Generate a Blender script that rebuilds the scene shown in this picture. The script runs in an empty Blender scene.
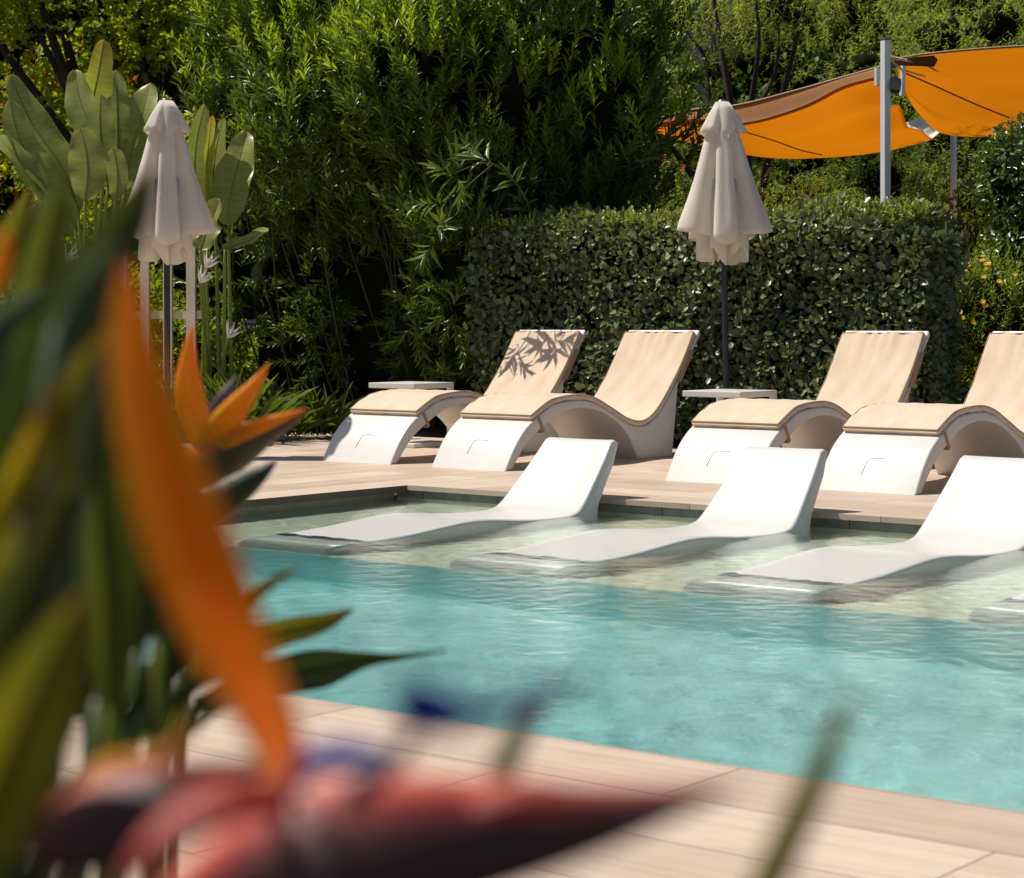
import bpy, bmesh, math, random
import numpy as np
from mathutils import Vector, Matrix
random.seed(7); rng = np.random.default_rng(11)
sc = bpy.context.scene; COL = sc.collection
R = math.radians

# ------------------------------------------------------------------ camera frame
# world: +X runs along the long side of the pool, +Y across it towards the hedge, deck surface at z = 0
H = 1.02; FPX = 2052.0; HZ = 322.0
RT = Vector((.7815, .6239, 0)); FW = Vector((-.6239, .7815, 0))
def P(px, py, d):
    return RT*((px-512)/FPX*d) + FW*d + Vector((0, 0, H-(py-HZ)/FPX*d))
cam_d = bpy.data.cameras.new('camera'); cam = bpy.data.objects.new('camera', cam_d); COL.objects.link(cam)
cam.location = (0, 0, H)
cam.rotation_euler = (R(90), 0, math.atan2(-FW.x, FW.y))
cam_d.sensor_width = 36; cam_d.lens = FPX*36/1024; cam_d.shift_y = -(439-HZ)/1024
cam_d.clip_start = .05; cam_d.clip_end = 500
cam_d.dof.use_dof = True; cam_d.dof.focus_distance = 13.6; cam_d.dof.aperture_fstop = 7.0
sc.camera = cam

# ------------------------------------------------------------------ light
SH = Vector((.55, .23, -1.0)).normalized()        # direction the sunlight travels
sun_d = bpy.data.lights.new('sun', 'SUN'); sun = bpy.data.objects.new('sun', sun_d); COL.objects.link(sun)
sun_d.energy = 5.0; sun_d.angle = R(.5); sun_d.color = (1, .93, .82)
sun.rotation_euler = SH.to_track_quat('-Z', 'Y').to_euler()
sun_d.cycles.is_caustics_light = True
w = bpy.data.worlds.new('World'); sc.world = w; w.use_nodes = True
nt = w.node_tree; bg = nt.nodes['Background']
sky = nt.nodes.new('ShaderNodeTexSky'); sky.sky_type = 'NISHITA'; sky.sun_disc = False
sky.sun_elevation = math.asin(-SH.z); sky.sun_rotation = math.atan2(-SH.x, -SH.y)
nt.links.new(sky.outputs[0], bg.inputs[0]); bg.inputs[1].default_value = .062
sc.view_settings.view_transform = 'Standard'; sc.view_settings.look = 'None'
sc.view_settings.exposure = 0.12; sc.view_settings.gamma = 1
sc.cycles.caustics_refractive = True; sc.cycles.caustics_reflective = False
sc.cycles.max_bounces = 10; sc.cycles.transparent_max_bounces = 12
sc.cycles.sample_clamp_indirect = 4; sc.cycles.blur_glossy = .5

# ------------------------------------------------------------------ materials
def new_mat(name):
    m = bpy.data.materials.new(name); m.use_nodes = True
    return m, m.node_tree, m.node_tree.nodes, m.node_tree.links, m.node_tree.nodes['Principled BSDF']
def node(N, t, **kw):
    n = N.new(t)
    for k, v in kw.items():
        if k in n.inputs: n.inputs[k].default_value = v
        else: setattr(n, k, v)
    return n
def ramp(N, stops):
    r = N.new('ShaderNodeValToRGB'); e = r.color_ramp.elements
    while len(e) < len(stops): e.new(.5)
    for i, (p, c) in enumerate(stops): e[i].position = p; e[i].color = (*c, 1)
    return r
def plain(name, col, rough=.5, bump=0, scale=60, var=.08, metal=0, coat=0):
    m, T, N, L, B = new_mat(name)
    tc = N.new('ShaderNodeTexCoord'); nz = node(N, 'ShaderNodeTexNoise', Scale=scale*.12, Detail=6.)
    L.new(tc.outputs['Object'], nz.inputs['Vector'])
    lo = tuple(c*(1-var) for c in col); hi = tuple(min(1, c*(1+var)) for c in col)
    r = ramp(N, [(.3, lo), (.7, hi)]); L.new(nz.outputs['Fac'], r.inputs[0]); L.new(r.outputs[0], B.inputs['Base Color'])
    B.inputs['Roughness'].default_value = rough; B.inputs['Metallic'].default_value = metal
    if bump:
        n2 = node(N, 'ShaderNodeTexNoise', Scale=float(scale), Detail=4.); L.new(tc.outputs['Object'], n2.inputs['Vector'])
        b = node(N, 'ShaderNodeBump', Strength=bump, Distance=.004); L.new(n2.outputs['Fac'], b.inputs['Height']); L.new(b.outputs[0], B.inputs['Normal'])
    return m
def leafmat(name, c1, c2, rough=.38, trans=.25, spec=.5, tint=None, noise=1.2):
    """foliage: every leaf its own shade; light passes through the blades"""
    m, T, N, L, B = new_mat(name)
    g = N.new('ShaderNodeNewGeometry'); r = ramp(N, [(0, c1), (.65, tuple((a+b)/2 for a, b in zip(c1, c2))), (1, c2)])
    tc = N.new('ShaderNodeTexCoord'); nz = node(N, 'ShaderNodeTexNoise', Scale=noise, Detail=2.); L.new(tc.outputs['Object'], nz.inputs['Vector'])
    a = node(N, 'ShaderNodeMath', operation='MULTIPLY_ADD'); a.inputs[1].default_value = .55
    L.new(g.outputs['Random Per Island'], a.inputs[0])
    mm = node(N, 'ShaderNodeMath', operation='MULTIPLY'); mm.inputs[1].default_value = .5; L.new(nz.outputs['Fac'], mm.inputs[0]); L.new(mm.outputs[0], a.inputs[2])
    L.new(a.outputs[0], r.inputs[0]); L.new(r.outputs[0], B.inputs['Base Color'])
    B.inputs['Roughness'].default_value = rough; B.inputs['Specular IOR Level'].default_value = spec
    tr = N.new('ShaderNodeBsdfTranslucent'); mx = N.new('ShaderNodeMixShader'); mx.inputs[0].default_value = trans
    hs = node(N, 'ShaderNodeMixRGB', blend_type='MULTIPLY'); hs.inputs[0].default_value = 1; hs.inputs[2].default_value = (*(tint or (1.6, 1.5, .5)), 1)
    L.new(r.outputs[0], hs.inputs[1]); L.new(hs.outputs[0], tr.inputs[0])
    L.new(B.outputs[0], mx.inputs[1]); L.new(tr.outputs[0], mx.inputs[2]); L.new(mx.outputs[0], N['Material Output'].inputs[0])
    return m
def petalmat(name, stops, across=None, rough=.4, trans=.3, mixfac=.6, streak=(2.5, 22)):
    """colour runs along the organ ('along') and optionally across it ('across')"""
    m, T, N, L, B = new_mat(name)
    a = node(N, 'ShaderNodeAttribute', attribute_name='along'); r = ramp(N, stops); 
    tc = N.new('ShaderNodeTexCoord'); nz = node(N, 'ShaderNodeTexNoise', Scale=45., Detail=4.); L.new(tc.outputs['Object'], nz.inputs['Vector'])
    ad = node(N, 'ShaderNodeMath', operation='MULTIPLY_ADD'); ad.inputs[1].default_value = .3; L.new(nz.outputs['Fac'], ad.inputs[0])
    sb = node(N, 'ShaderNodeMath', operation='SUBTRACT'); sb.inputs[1].default_value = .15; L.new(a.outputs['Fac'], sb.inputs[0]); L.new(sb.outputs[0], ad.inputs[2])
    L.new(ad.outputs[0], r.inputs[0]); out = r.outputs[0]
    if across:
        c = node(N, 'ShaderNodeAttribute', attribute_name='across'); r2 = ramp(N, across); L.new(c.outputs['Fac'], r2.inputs[0])
        mx = node(N, 'ShaderNodeMixRGB', blend_type='MIX'); mx.inputs[0].default_value = mixfac
        L.new(out, mx.inputs[1]); L.new(r2.outputs[0], mx.inputs[2]); out = mx.outputs[0]
    cx = N.new('ShaderNodeCombineXYZ'); c2 = node(N, 'ShaderNodeAttribute', attribute_name='across'); k1 = node(N, 'ShaderNodeMath', operation='MULTIPLY'); k1.inputs[1].default_value = streak[1]; L.new(c2.outputs['Fac'], k1.inputs[0]); L.new(k1.outputs[0], cx.inputs[1])
    k2 = node(N, 'ShaderNodeMath', operation='MULTIPLY'); k2.inputs[1].default_value = streak[0]; L.new(a.outputs['Fac'], k2.inputs[0]); L.new(k2.outputs[0], cx.inputs[0])
    wv = node(N, 'ShaderNodeTexNoise', Scale=1., Detail=4., Roughness=.6); L.new(cx.outputs[0], wv.inputs['Vector'])
    rv = ramp(N, [(.3, (.78, .68, .68)), (.7, (1.15, 1.2, 1.2))]); L.new(wv.outputs['Fac'], rv.inputs[0]); mv = node(N, 'ShaderNodeMixRGB', blend_type='MULTIPLY'); mv.inputs[0].default_value = .85; L.new(out, mv.inputs[1]); L.new(rv.outputs[0], mv.inputs[2]); out = mv.outputs[0]
    bp = node(N, 'ShaderNodeBump', Strength=.7, Distance=.0015); L.new(wv.outputs['Fac'], bp.inputs['Height']); L.new(bp.outputs[0], B.inputs['Normal'])
    L.new(out, B.inputs['Base Color']); B.inputs['Roughness'].default_value = rough
    tr = N.new('ShaderNodeBsdfTranslucent'); ms = N.new('ShaderNodeMixShader'); ms.inputs[0].default_value = trans
    L.new(out, tr.inputs[0]); L.new(B.outputs[0], ms.inputs[1]); L.new(tr.outputs[0], ms.inputs[2]); L.new(ms.outputs[0], N['Material Output'].inputs[0])
    return m
def deckmat(name, rot=False):
    """wood-look porcelain planks with fine joints"""
    m, T, N, L, B = new_mat(name)
    tc = N.new('ShaderNodeTexCoord'); mp = N.new('ShaderNodeMapping'); L.new(tc.outputs['Object'], mp.inputs[0])
    if rot: mp.inputs['Rotation'].default_value = (0, 0, R(90))
    br = node(N, 'ShaderNodeTexBrick', Scale=1.); br.offset = .35; br.squash = 1
    for k, v in (('Brick Width', 1.2), ('Row Height', .325), ('Mortar Size', .0022), ('Mortar Smooth', .1), ('Bias', 0.)): br.inputs[k].default_value = v
    br.inputs['Color1'].default_value = (.50, .39, .31, 1); br.inputs['Color2'].default_value = (.63, .51, .415, 1); br.inputs['Mortar'].default_value = (.13, .095, .075, 1)
    L.new(mp.outputs[0], br.inputs['Vector'])
    m2 = N.new('ShaderNodeMapping'); m2.inputs['Scale'].default_value = (1.1, 26, 1); L.new(mp.outputs[0], m2.inputs[0])
    # every plank its own piece of grain
    ad = node(N, 'ShaderNodeVectorMath', operation='ADD'); sc3 = node(N, 'ShaderNodeVectorMath', operation='SCALE'); sc3.inputs['Scale'].default_value = 40
    L.new(br.outputs['Color'], sc3.inputs[0]); L.new(m2.outputs[0], ad.inputs[0]); L.new(sc3.outputs[0], ad.inputs[1])
    n1 = node(N, 'ShaderNodeTexNoise', Scale=1., Detail=7., Roughness=.62, Distortion=.6); L.new(ad.outputs[0], n1.inputs['Vector'])
    rr = ramp(N, [(.25, (.76, .70, .65)), (.5, (.96, .95, .94)), (.75, (1.07, 1.06, 1.05))]); L.new(n1.outputs['Fac'], rr.inputs[0])
    mx = node(N, 'ShaderNodeMixRGB', blend_type='MULTIPLY'); mx.inputs[0].default_value = 1; L.new(br.outputs['Color'], mx.inputs[1]); L.new(rr.outputs[0], mx.inputs[2])
    n3 = node(N, 'ShaderNodeTexNoise', Scale=2.2, Detail=5.); L.new(tc.outputs['Object'], n3.inputs['Vector'])
    r3 = ramp(N, [(.3, (.86, .85, .83)), (.65, (1, 1, 1))]); L.new(n3.outputs['Fac'], r3.inputs[0])
    m4 = node(N, 'ShaderNodeMixRGB', blend_type='MULTIPLY'); m4.inputs[0].default_value = .8; L.new(mx.outputs[0], m4.inputs[1]); L.new(r3.outputs[0], m4.inputs[2])
    L.new(m4.outputs[0], B.inputs['Base Color']); B.inputs['Roughness'].default_value = .62; B.inputs['Specular IOR Level'].default_value = .35
    h = node(N, 'ShaderNodeMath', operation='MULTIPLY_ADD'); h.inputs[1].default_value = .12; L.new(n1.outputs['Fac'], h.inputs[0])
    iv = node(N, 'ShaderNodeMath', operation='SUBTRACT'); iv.inputs[0].default_value = 1; L.new(br.outputs['Fac'], iv.inputs[1]); L.new(iv.outputs[0], h.inputs[2])
    b = node(N, 'ShaderNodeBump', Strength=.6, Distance=.003); L.new(h.outputs[0], b.inputs['Height']); L.new(b.outputs[0], B.inputs['Normal'])
    return m
M = {}
M['deck'] = deckmat('wood_look_tile'); M['deck_side'] = deckmat('wood_look_tile_across', True)
M['soil'] = plain('soil', (.055, .042, .03), .95, .8, 40, .4)
M['ledge'] = plain('pale_pool_liner', (.70, .74, .60), .7, .15, 80, .06)
M['basin'] = plain('aqua_pool_liner', (.44, .86, .88), .6, .1, 60, .06)  # aqua tint of the deep water put into the liner colour
M['tile'] = plain('grey_stone_tile', (.20, .195, .17), .6, .4, 90, .2)
M['grout'] = plain('grout', (.08, .075, .065), .9)
M['shell'] = plain('white_moulded_resin', (.61, .59, .56), .42, .05, 140, .012)
M['wshell'] = plain('white_pool_resin', (.62, .61, .575), .27, .05, 140, .012)
M['emblem'] = plain('debossed_line', (.33, .31, .30), .7)
M['pole'] = plain('dark_aluminium', (.045, .045, .05), .4, 0, 60, .1, .6)
M['mast'] = plain('pale_aluminium', (.78, .79, .80), .4, 0, 30, .05, .1)
M['fencew'] = plain('cream_painted_wood', (.52, .47, .37), .65, .3, 70, .12)
M['planter'] = plain('taupe_planter', (.22, .18, .145), .8, .3, 40, .15)
M['wall'] = plain('beige_render', (.36, .32, .27), .85, .4, 30, .1)
M['glass_dark'] = plain('window_glass', (.03, .035, .04), .12)
M['bark'] = plain('dark_bark', (.035, .026, .02), .9, .9, 30, .4)
M['twig'] = plain('green_twig', (.06, .07, .025), .8, .4, 30, .3)
M['core'] = plain('shade_coloured_core', (.012, .016, .007), 1, .6, 30, .4); M['core'].node_tree.nodes['Principled BSDF'].inputs['Specular IOR Level'].default_value = 0  # near-black colour stands in for the shade inside crowns
M['clamp'] = plain('grey_clamp', (.16, .16, .17), .45, 0, 60, .1, .5)

def clothmat(name, col, wr=.5, fine=900., trans=0.0, tcol=None, wscale=7.):
    m, T, N, L, B = new_mat(name)
    tc = N.new('ShaderNodeTexCoord'); nz = node(N, 'ShaderNodeTexNoise', Scale=4., Detail=5.); L.new(tc.outputs['Object'], nz.inputs['Vector'])
    r = ramp(N, [(.3, tuple(c*.9 for c in col)), (.7, tuple(min(1, c*1.05) for c in col))]); L.new(nz.outputs['Fac'], r.inputs[0]); L.new(r.outputs[0], B.inputs['Base Color'])
    B.inputs['Roughness'].default_value = .85; B.inputs['Sheen Weight'].default_value = .15; B.inputs['Specular IOR Level'].default_value = .2
    mp = N.new('ShaderNodeMapping'); mp.inputs['Scale'].default_value = (1, .45, .45); L.new(tc.outputs['Object'], mp.inputs[0])
    a = node(N, 'ShaderNodeTexNoise', Scale=wscale, Detail=3., Distortion=.8); L.new(mp.outputs[0], a.inputs['Vector'])
    b1 = node(N, 'ShaderNodeBump', Strength=wr, Distance=.02); L.new(a.outputs['Fac'], b1.inputs['Height'])
    f = node(N, 'ShaderNodeTexNoise', Scale=fine, Detail=1.); L.new(tc.outputs['Object'], f.inputs['Vector'])
    b2 = node(N, 'ShaderNodeBump', Strength=.15, Distance=.001); L.new(f.outputs['Fac'], b2.inputs['Height']); L.new(b1.outputs[0], b2.inputs['Normal']); L.new(b2.outputs[0], B.inputs['Normal'])
    if trans:
        t = N.new('ShaderNodeBsdfTranslucent'); t.inputs[0].default_value = (*(tcol or col), 1); ms = N.new('ShaderNodeMixShader'); ms.inputs[0].default_value = trans
        L.new(B.outputs[0], ms.inputs[1]); L.new(t.outputs[0], ms.inputs[2]); L.new(ms.outputs[0], N['Material Output'].inputs[0])
    return m
M['cushion'] = clothmat('sand_cushion_fabric', (.66, .52, .39), .35)
M['strap'] = clothmat('tan_strap_fabric', (.36, .25, .16), .2)
M['canopy'] = clothmat('offwhite_canvas', (.90, .88, .84), .35, trans=.52, tcol=(.92, .85, .76), wscale=10)
M['sail'] = clothmat('orange_sailcloth', (.46, .32, .17), .25, trans=.66, tcol=(.90, .50, .05), wscale=1.2)
M['sailpale'] = clothmat('pale_sailcloth', (.75, .68, .56), .25)

# water: real refraction, ripples are in the mesh and in a fine bump
m, T, N, L, B = new_mat('pool_water'); N.remove(B)
g = node(N, 'ShaderNodeBsdfGlass', Roughness=0., IOR=1.33); g.inputs['Color'].default_value = (.93, .99, .965, 1)
tc = N.new('ShaderNodeTexCoord'); mp = N.new('ShaderNodeMapping'); mp.inputs['Scale'].default_value = (1, 1, 1); mp.inputs['Rotation'].default_value = (0, 0, R(-30)); L.new(tc.outputs['Object'], mp.inputs[0])
n1 = node(N, 'ShaderNodeTexNoise', Scale=55., Detail=3., Roughness=.6, Distortion=.5); L.new(mp.outputs[0], n1.inputs['Vector'])
b = node(N, 'ShaderNodeBump', Strength=.6, Distance=.002); L.new(n1.outputs['Fac'], b.inputs['Height']); L.new(b.outputs[0], g.inputs['Normal'])
L.new(g.outputs[0], N['Material Output'].inputs[0]); M['water'] = m

# ------------------------------------------------------------------ mesh helpers
def link(name, me, mat, parent=None, smooth=True):
    o = bpy.data.objects.new(name, me); COL.objects.link(o)
    if mat is not None and not len(me.materials): me.materials.append(mat)
    if smooth and len(me.polygons): me.polygons.foreach_set('use_smooth', [True]*len(me.polygons))
    if parent is not None: o.parent = parent
    return o
def mesh(name, V_, F_, mat, parent=None, smooth=True, loc=None, attrs=None):
    me = bpy.data.meshes.new(name); 
    if loc is not None: V_ = [(v[0]-loc[0], v[1]-loc[1], v[2]-loc[2]) for v in V_]
    me.from_pydata([tuple(v) for v in V_], [], F_); me.update()
    for k, vals in (attrs or {}).items():
        a = me.attributes.new(k, 'FLOAT', 'POINT'); a.data.foreach_set('value', vals)
    o = link(name, me, mat, parent, smooth)
    if loc is not None: o.location = loc
    return o
def from_np(name, V_, faces, mat, parent=None, smooth=False):
    """faces: list of (n_k x k) index arrays"""
    me = bpy.data.meshes.new(name); me.vertices.add(len(V_)); me.vertices.foreach_set('co', V_.astype(np.float32).ravel())
    li = np.concatenate([f.ravel() for f in faces]); tot = np.concatenate([np.full(len(f), f.shape[1]) for f in faces])
    st = np.concatenate([[0], np.cumsum(tot)[:-1]])
    me.loops.add(len(li)); me.loops.foreach_set('vertex_index', li.astype(np.int32))
    me.polygons.add(len(tot)); me.polygons.foreach_set('loop_start', st.astype(np.int32)); me.polygons.foreach_set('loop_total', tot.astype(np.int32))
    me.update(calc_edges=True)
    return link(name, me, mat, parent, smooth)
def tag(o, label, cat, group=None, kind=None):
    o['label'] = label; o['category'] = cat
    if group: o['group'] = group
    if kind: o['kind'] = kind
    return o
def struct(o): o['kind'] = 'structure'; return o
def empty(name, loc, rz=0):
    o = bpy.data.objects.new(name, None); COL.objects.link(o); o.location = loc; o.rotation_euler = (0, 0, rz); o.empty_display_size = .1
    return o
def smooth_by_angle(o, ang=40):
    bm = bmesh.new(); bm.from_mesh(o.data)
    for e in bm.edges:
        if len(e.link_faces) == 2 and e.calc_face_angle(0) > R(ang): e.smooth = False
    bm.to_mesh(o.data); bm.free(); return o
def box_bm(bm, a, b_):
    vs = [bm.verts.new((x, y, z)) for x in (a[0], b_[0]) for y in (a[1], b_[1]) for z in (a[2], b_[2])]
    for f in ((0, 1, 3, 2), (4, 6, 7, 5), (0, 4, 5, 1), (2, 3, 7, 6), (0, 2, 6, 4), (1, 5, 7, 3)): bm.faces.new([vs[i] for i in f])
def box(name, a, b_, mat, parent=None, bev=0.0):
    bm = bmesh.new(); box_bm(bm, a, b_)
    if bev: bmesh.ops.bevel(bm, geom=bm.edges[:], offset=bev, segments=2, affect='EDGES', profile=.5)
    bmesh.ops.recalc_face_normals(bm, faces=bm.faces)
    me = bpy.data.meshes.new(name); bm.to_mesh(me); bm.free(); return link(name, me, mat, parent, False)
def tube_data(pts, rads, n=10, V_=None, F_=None):
    V_ = [] if V_ is None else V_; F_ = [] if F_ is None else F_
    pts = [Vector(p) for p in pts]; base = len(V_); prev = None
    for i, p in enumerate(pts):
        t = (pts[min(i+1, len(pts)-1)]-pts[max(i-1, 0)]).normalized()
        if prev is None: a = t.orthogonal().normalized()
        else: a = (prev-t*prev.dot(t)).normalized()
        prev = a; b_ = t.cross(a)
        for k in range(n):
            q = 2*math.pi*k/n; V_.append(p+(a*math.cos(q)+b_*math.sin(q))*rads[i])
    for i in range(len(pts)-1):
        for k in range(n):
            F_.append((base+i*n+k, base+i*n+(k+1) % n, base+(i+1)*n+(k+1) % n, base+(i+1)*n+k))
    F_.append(tuple(base+k for k in range(n))[::-1]); F_.append(tuple(base+(len(pts)-1)*n+k for k in range(n)))
    return V_, F_
def tube(name, pts, rads, mat, parent=None, n=12):
    if not isinstance(rads, (list, tuple)): rads = [rads]*len(pts)
    return smooth_by_angle(mesh(name, *tube_data(pts, rads, n), mat, parent), 50)
def catmull(pts, per=6):
    P_ = [pts[0]]+list(pts)+[pts[-1]]; out = []
    for i in range(1, len(P_)-2):
        for k in range(per):
            t = k/per; out.append(tuple(.5*(2*b_+(c-a)*t+(2*a-5*b_+4*c-d)*t*t+(3*b_-3*c+d-a)*t**3) for a, b_, c, d in zip(P_[i-1], P_[i], P_[i+1], P_[i+2])))
    out.append(tuple(pts[-1])); return out
def extrude_profile(name, prof, w_, mat, parent=None, bev=.012, seg=3, x0=None, ang=35, cuts=1):
    """closed side profile (y, z) made into a solid of width w_ along x"""
    bm = bmesh.new(); xa, xb = (-w_/2, w_/2)
    A = [bm.verts.new((xa, y, z)) for y, z in prof]; Bv = [bm.verts.new((xb, y, z)) for y, z in prof]
    n = len(prof)
    ca = bm.faces.new(A); cb = bm.faces.new(Bv[::-1])
    for i in range(n): bm.faces.new((A[i], Bv[i], Bv[(i+1) % n], A[(i+1) % n]))
    bmesh.ops.recalc_face_normals(bm, faces=bm.faces)
    if bev: bmesh.ops.bevel(bm, geom=list(ca.edges)+list(cb.edges), offset=bev, segments=seg, affect='EDGES', profile=.5)
    bmesh.ops.triangulate(bm, faces=[f for f in bm.faces if len(f.verts) > 6])
    for k in range(1, cuts): bmesh.ops.bisect_plane(bm, geom=bm.verts[:]+bm.edges[:]+bm.faces[:], plane_co=(-w_/2+w_*k/cuts, 0, 0), plane_no=(1, 0, 0))
    me = bpy.data.meshes.new(name); bm.to_mesh(me); bm.free()
    return smooth_by_angle(link(name, me, mat, parent), ang)
def copy_tree(o, parent=None):
    c = o.copy(); COL.objects.link(c); c.parent = parent
    for ch in list(o.children): copy_tree(ch, c)
    return c

# ------------------------------------------------------------------ setting: ground, deck, pool
YN, YF, XL, XR = 3.99, 9.63, -8.515, 3.0; WZ = -.07; YLE = 7.20; LZ = -.40; DZ = -1.3
def sheet(name, x0, x1, y0, y1, z, mat, origin=None):
    o = origin or (x0, y0); return struct(mesh(name, [(x0, y0, z), (x1, y0, z), (x1, y1, z), (x0, y1, z)], [(0, 1, 2, 3)], mat, None, False, (o[0], o[1], 0)))
# ground: a ring round the pool pit, out to the horizon
g0, g1 = -300, 300; px0, px1, py0, py1 = XL-.4, XR+.4, YN-.4, YF+.4; gz = -.05
Vg = [(g0, g0, gz), (g1, g0, gz), (g1, g1, gz), (g0, g1, gz), (px0, py0, gz), (px1, py0, gz), (px1, py1, gz), (px0, py1, gz)]
struct(mesh('ground', Vg, [(0, 1, 5, 4), (1, 2, 6, 5), (2, 3, 7, 6), (3, 0, 4, 7)], M['soil'], None, False))
TH = .03
def slab(name, x0, x1, y0, y1, mat, origin, th=TH):
    o = box(name, (x0-origin[0], y0-origin[1], -th), (x1-origin[0], y1-origin[1], 0), mat); o.location = (*origin, 0); return struct(o)
slab('deck_near_pool', XL-6, 12, 1.75, YN+.012, M['deck'], (-2.517, YN))
slab('deck_by_hedge', XL+.002, 12, YF-.018, 13.72, M['deck'], (-5.2, YF))
slab('deck_at_pool_end', XL-8, XL, YN+.014, 13.72, M['deck_side'], (XL, 3.2), .042)
# basin walls: grey tile band above the waterline, liner below
def wallq(name, a, b_, z0, z1, mat): return struct(mesh(name, [(a[0], a[1], z0), (b_[0], b_[1], z0), (b_[0], b_[1], z1), (a[0], a[1], z1)], [(0, 1, 2, 3)], mat, None, False))
m, T, N, L, B = new_mat('waterline_tile')
tc = N.new('ShaderNodeTexCoord'); sx = N.new('ShaderNodeSeparateXYZ'); L.new(tc.outputs['Object'], sx.inputs[0])
md = node(N, 'ShaderNodeMath', operation='FRACT'); dv = node(N, 'ShaderNodeMath', operation='DIVIDE'); dv.inputs[1].default_value = .6; L.new(sx.outputs[0], dv.inputs[0]); L.new(dv.outputs[0], md.inputs[0])
cp = node(N, 'ShaderNodeMath', operation='LESS_THAN'); cp.inputs[1].default_value = .012; L.new(md.outputs[0], cp.inputs[0])
nz = node(N, 'ShaderNodeTexNoise', Scale=14., Detail=8.); L.new(tc.outputs['Object'], nz.inputs['Vector']); r = ramp(N, [(.3, (.15, .145, .12)), (.7, (.25, .24, .21))]); L.new(nz.outputs['Fac'], r.inputs[0])
mx = N.new('ShaderNodeMixRGB'); L.new(cp.outputs[0], mx.inputs[0]); L.new(r.outputs[0], mx.inputs[1]); mx.inputs[2].default_value = (.06, .055, .05, 1); L.new(mx.outputs[0], B.inputs['Base Color']); B.inputs['Roughness'].default_value = .5
M['wtile'] = m
wallq('pool_wall_tile_band', (XL-.1, YF), (XR, YF), -.16, -.005, M['wtile'])
wallq('pool_wall_far', (XL-.1, YF+.004), (XR, YF+.004), LZ, -.15, M['ledge'])
wallq('pool_wall_end', (XL-.12, YN), (XL-.12, YF), DZ, -.042, M['tile'])
wallq('pool_wall_near', (XL-.1, YN), (XR, YN), DZ, -.02, M['basin'])
wallq('pool_wall_other_end', (XR, YN), (XR, YF), DZ, -.02, M['basin'])
sheet('pool_ledge', XL-.12, XR, YLE, YF+.003, LZ, M['ledge'])
wallq('pool_ledge_face', (XL-.12, YLE), (XR, YLE), DZ, LZ, M['basin'])
sheet('pool_floor', XL-.12, XR, YN, YLE, DZ, M['basin'])
for o in bpy.data.objects:
    if o.name.startswith('pool_'): o.cycles.is_caustics_receiver = True
WAVE = .0050
# water surface with real ripples
xs = np.arange(XL-.11, XR-.02, .0125); ys = np.arange(YN+.015, YF-.002, .0125)
ys[-1] = YF-.001
X, Y = np.meshgrid(xs, ys); Z = np.zeros_like(X)
wx = X+.05*np.sin(Y*5.3+1.2*np.sin(X*2.1))+.02*np.sin(Y*17+X*3); wy = Y+.05*np.sin(X*4.7+1.1*np.sin(Y*2.6))+.02*np.sin(X*19)
for k in range(60):
    a = rng.normal(.5, 1.0); lam = math.exp(rng.uniform(math.log(.03), math.log(.24))); amp = WAVE*lam/6.283
    Z += amp*np.sin((wx*math.cos(a)+wy*math.sin(a))*2*math.pi/lam+rng.uniform(0, 6.28))
ny, nx = X.shape; V_ = np.stack([X.ravel(), Y.ravel(), WZ+Z.ravel()], 1)
idx = np.arange(nx*ny).reshape(ny, nx); F_ = np.stack([idx[:-1, :-1].ravel(), idx[:-1, 1:].ravel(), idx[1:, 1:].ravel(), idx[1:, :-1].ravel()], 1)
water = struct(from_np('water', V_, [F_], M['water'], None, True)); water.cycles.is_caustics_caster = True

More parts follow.
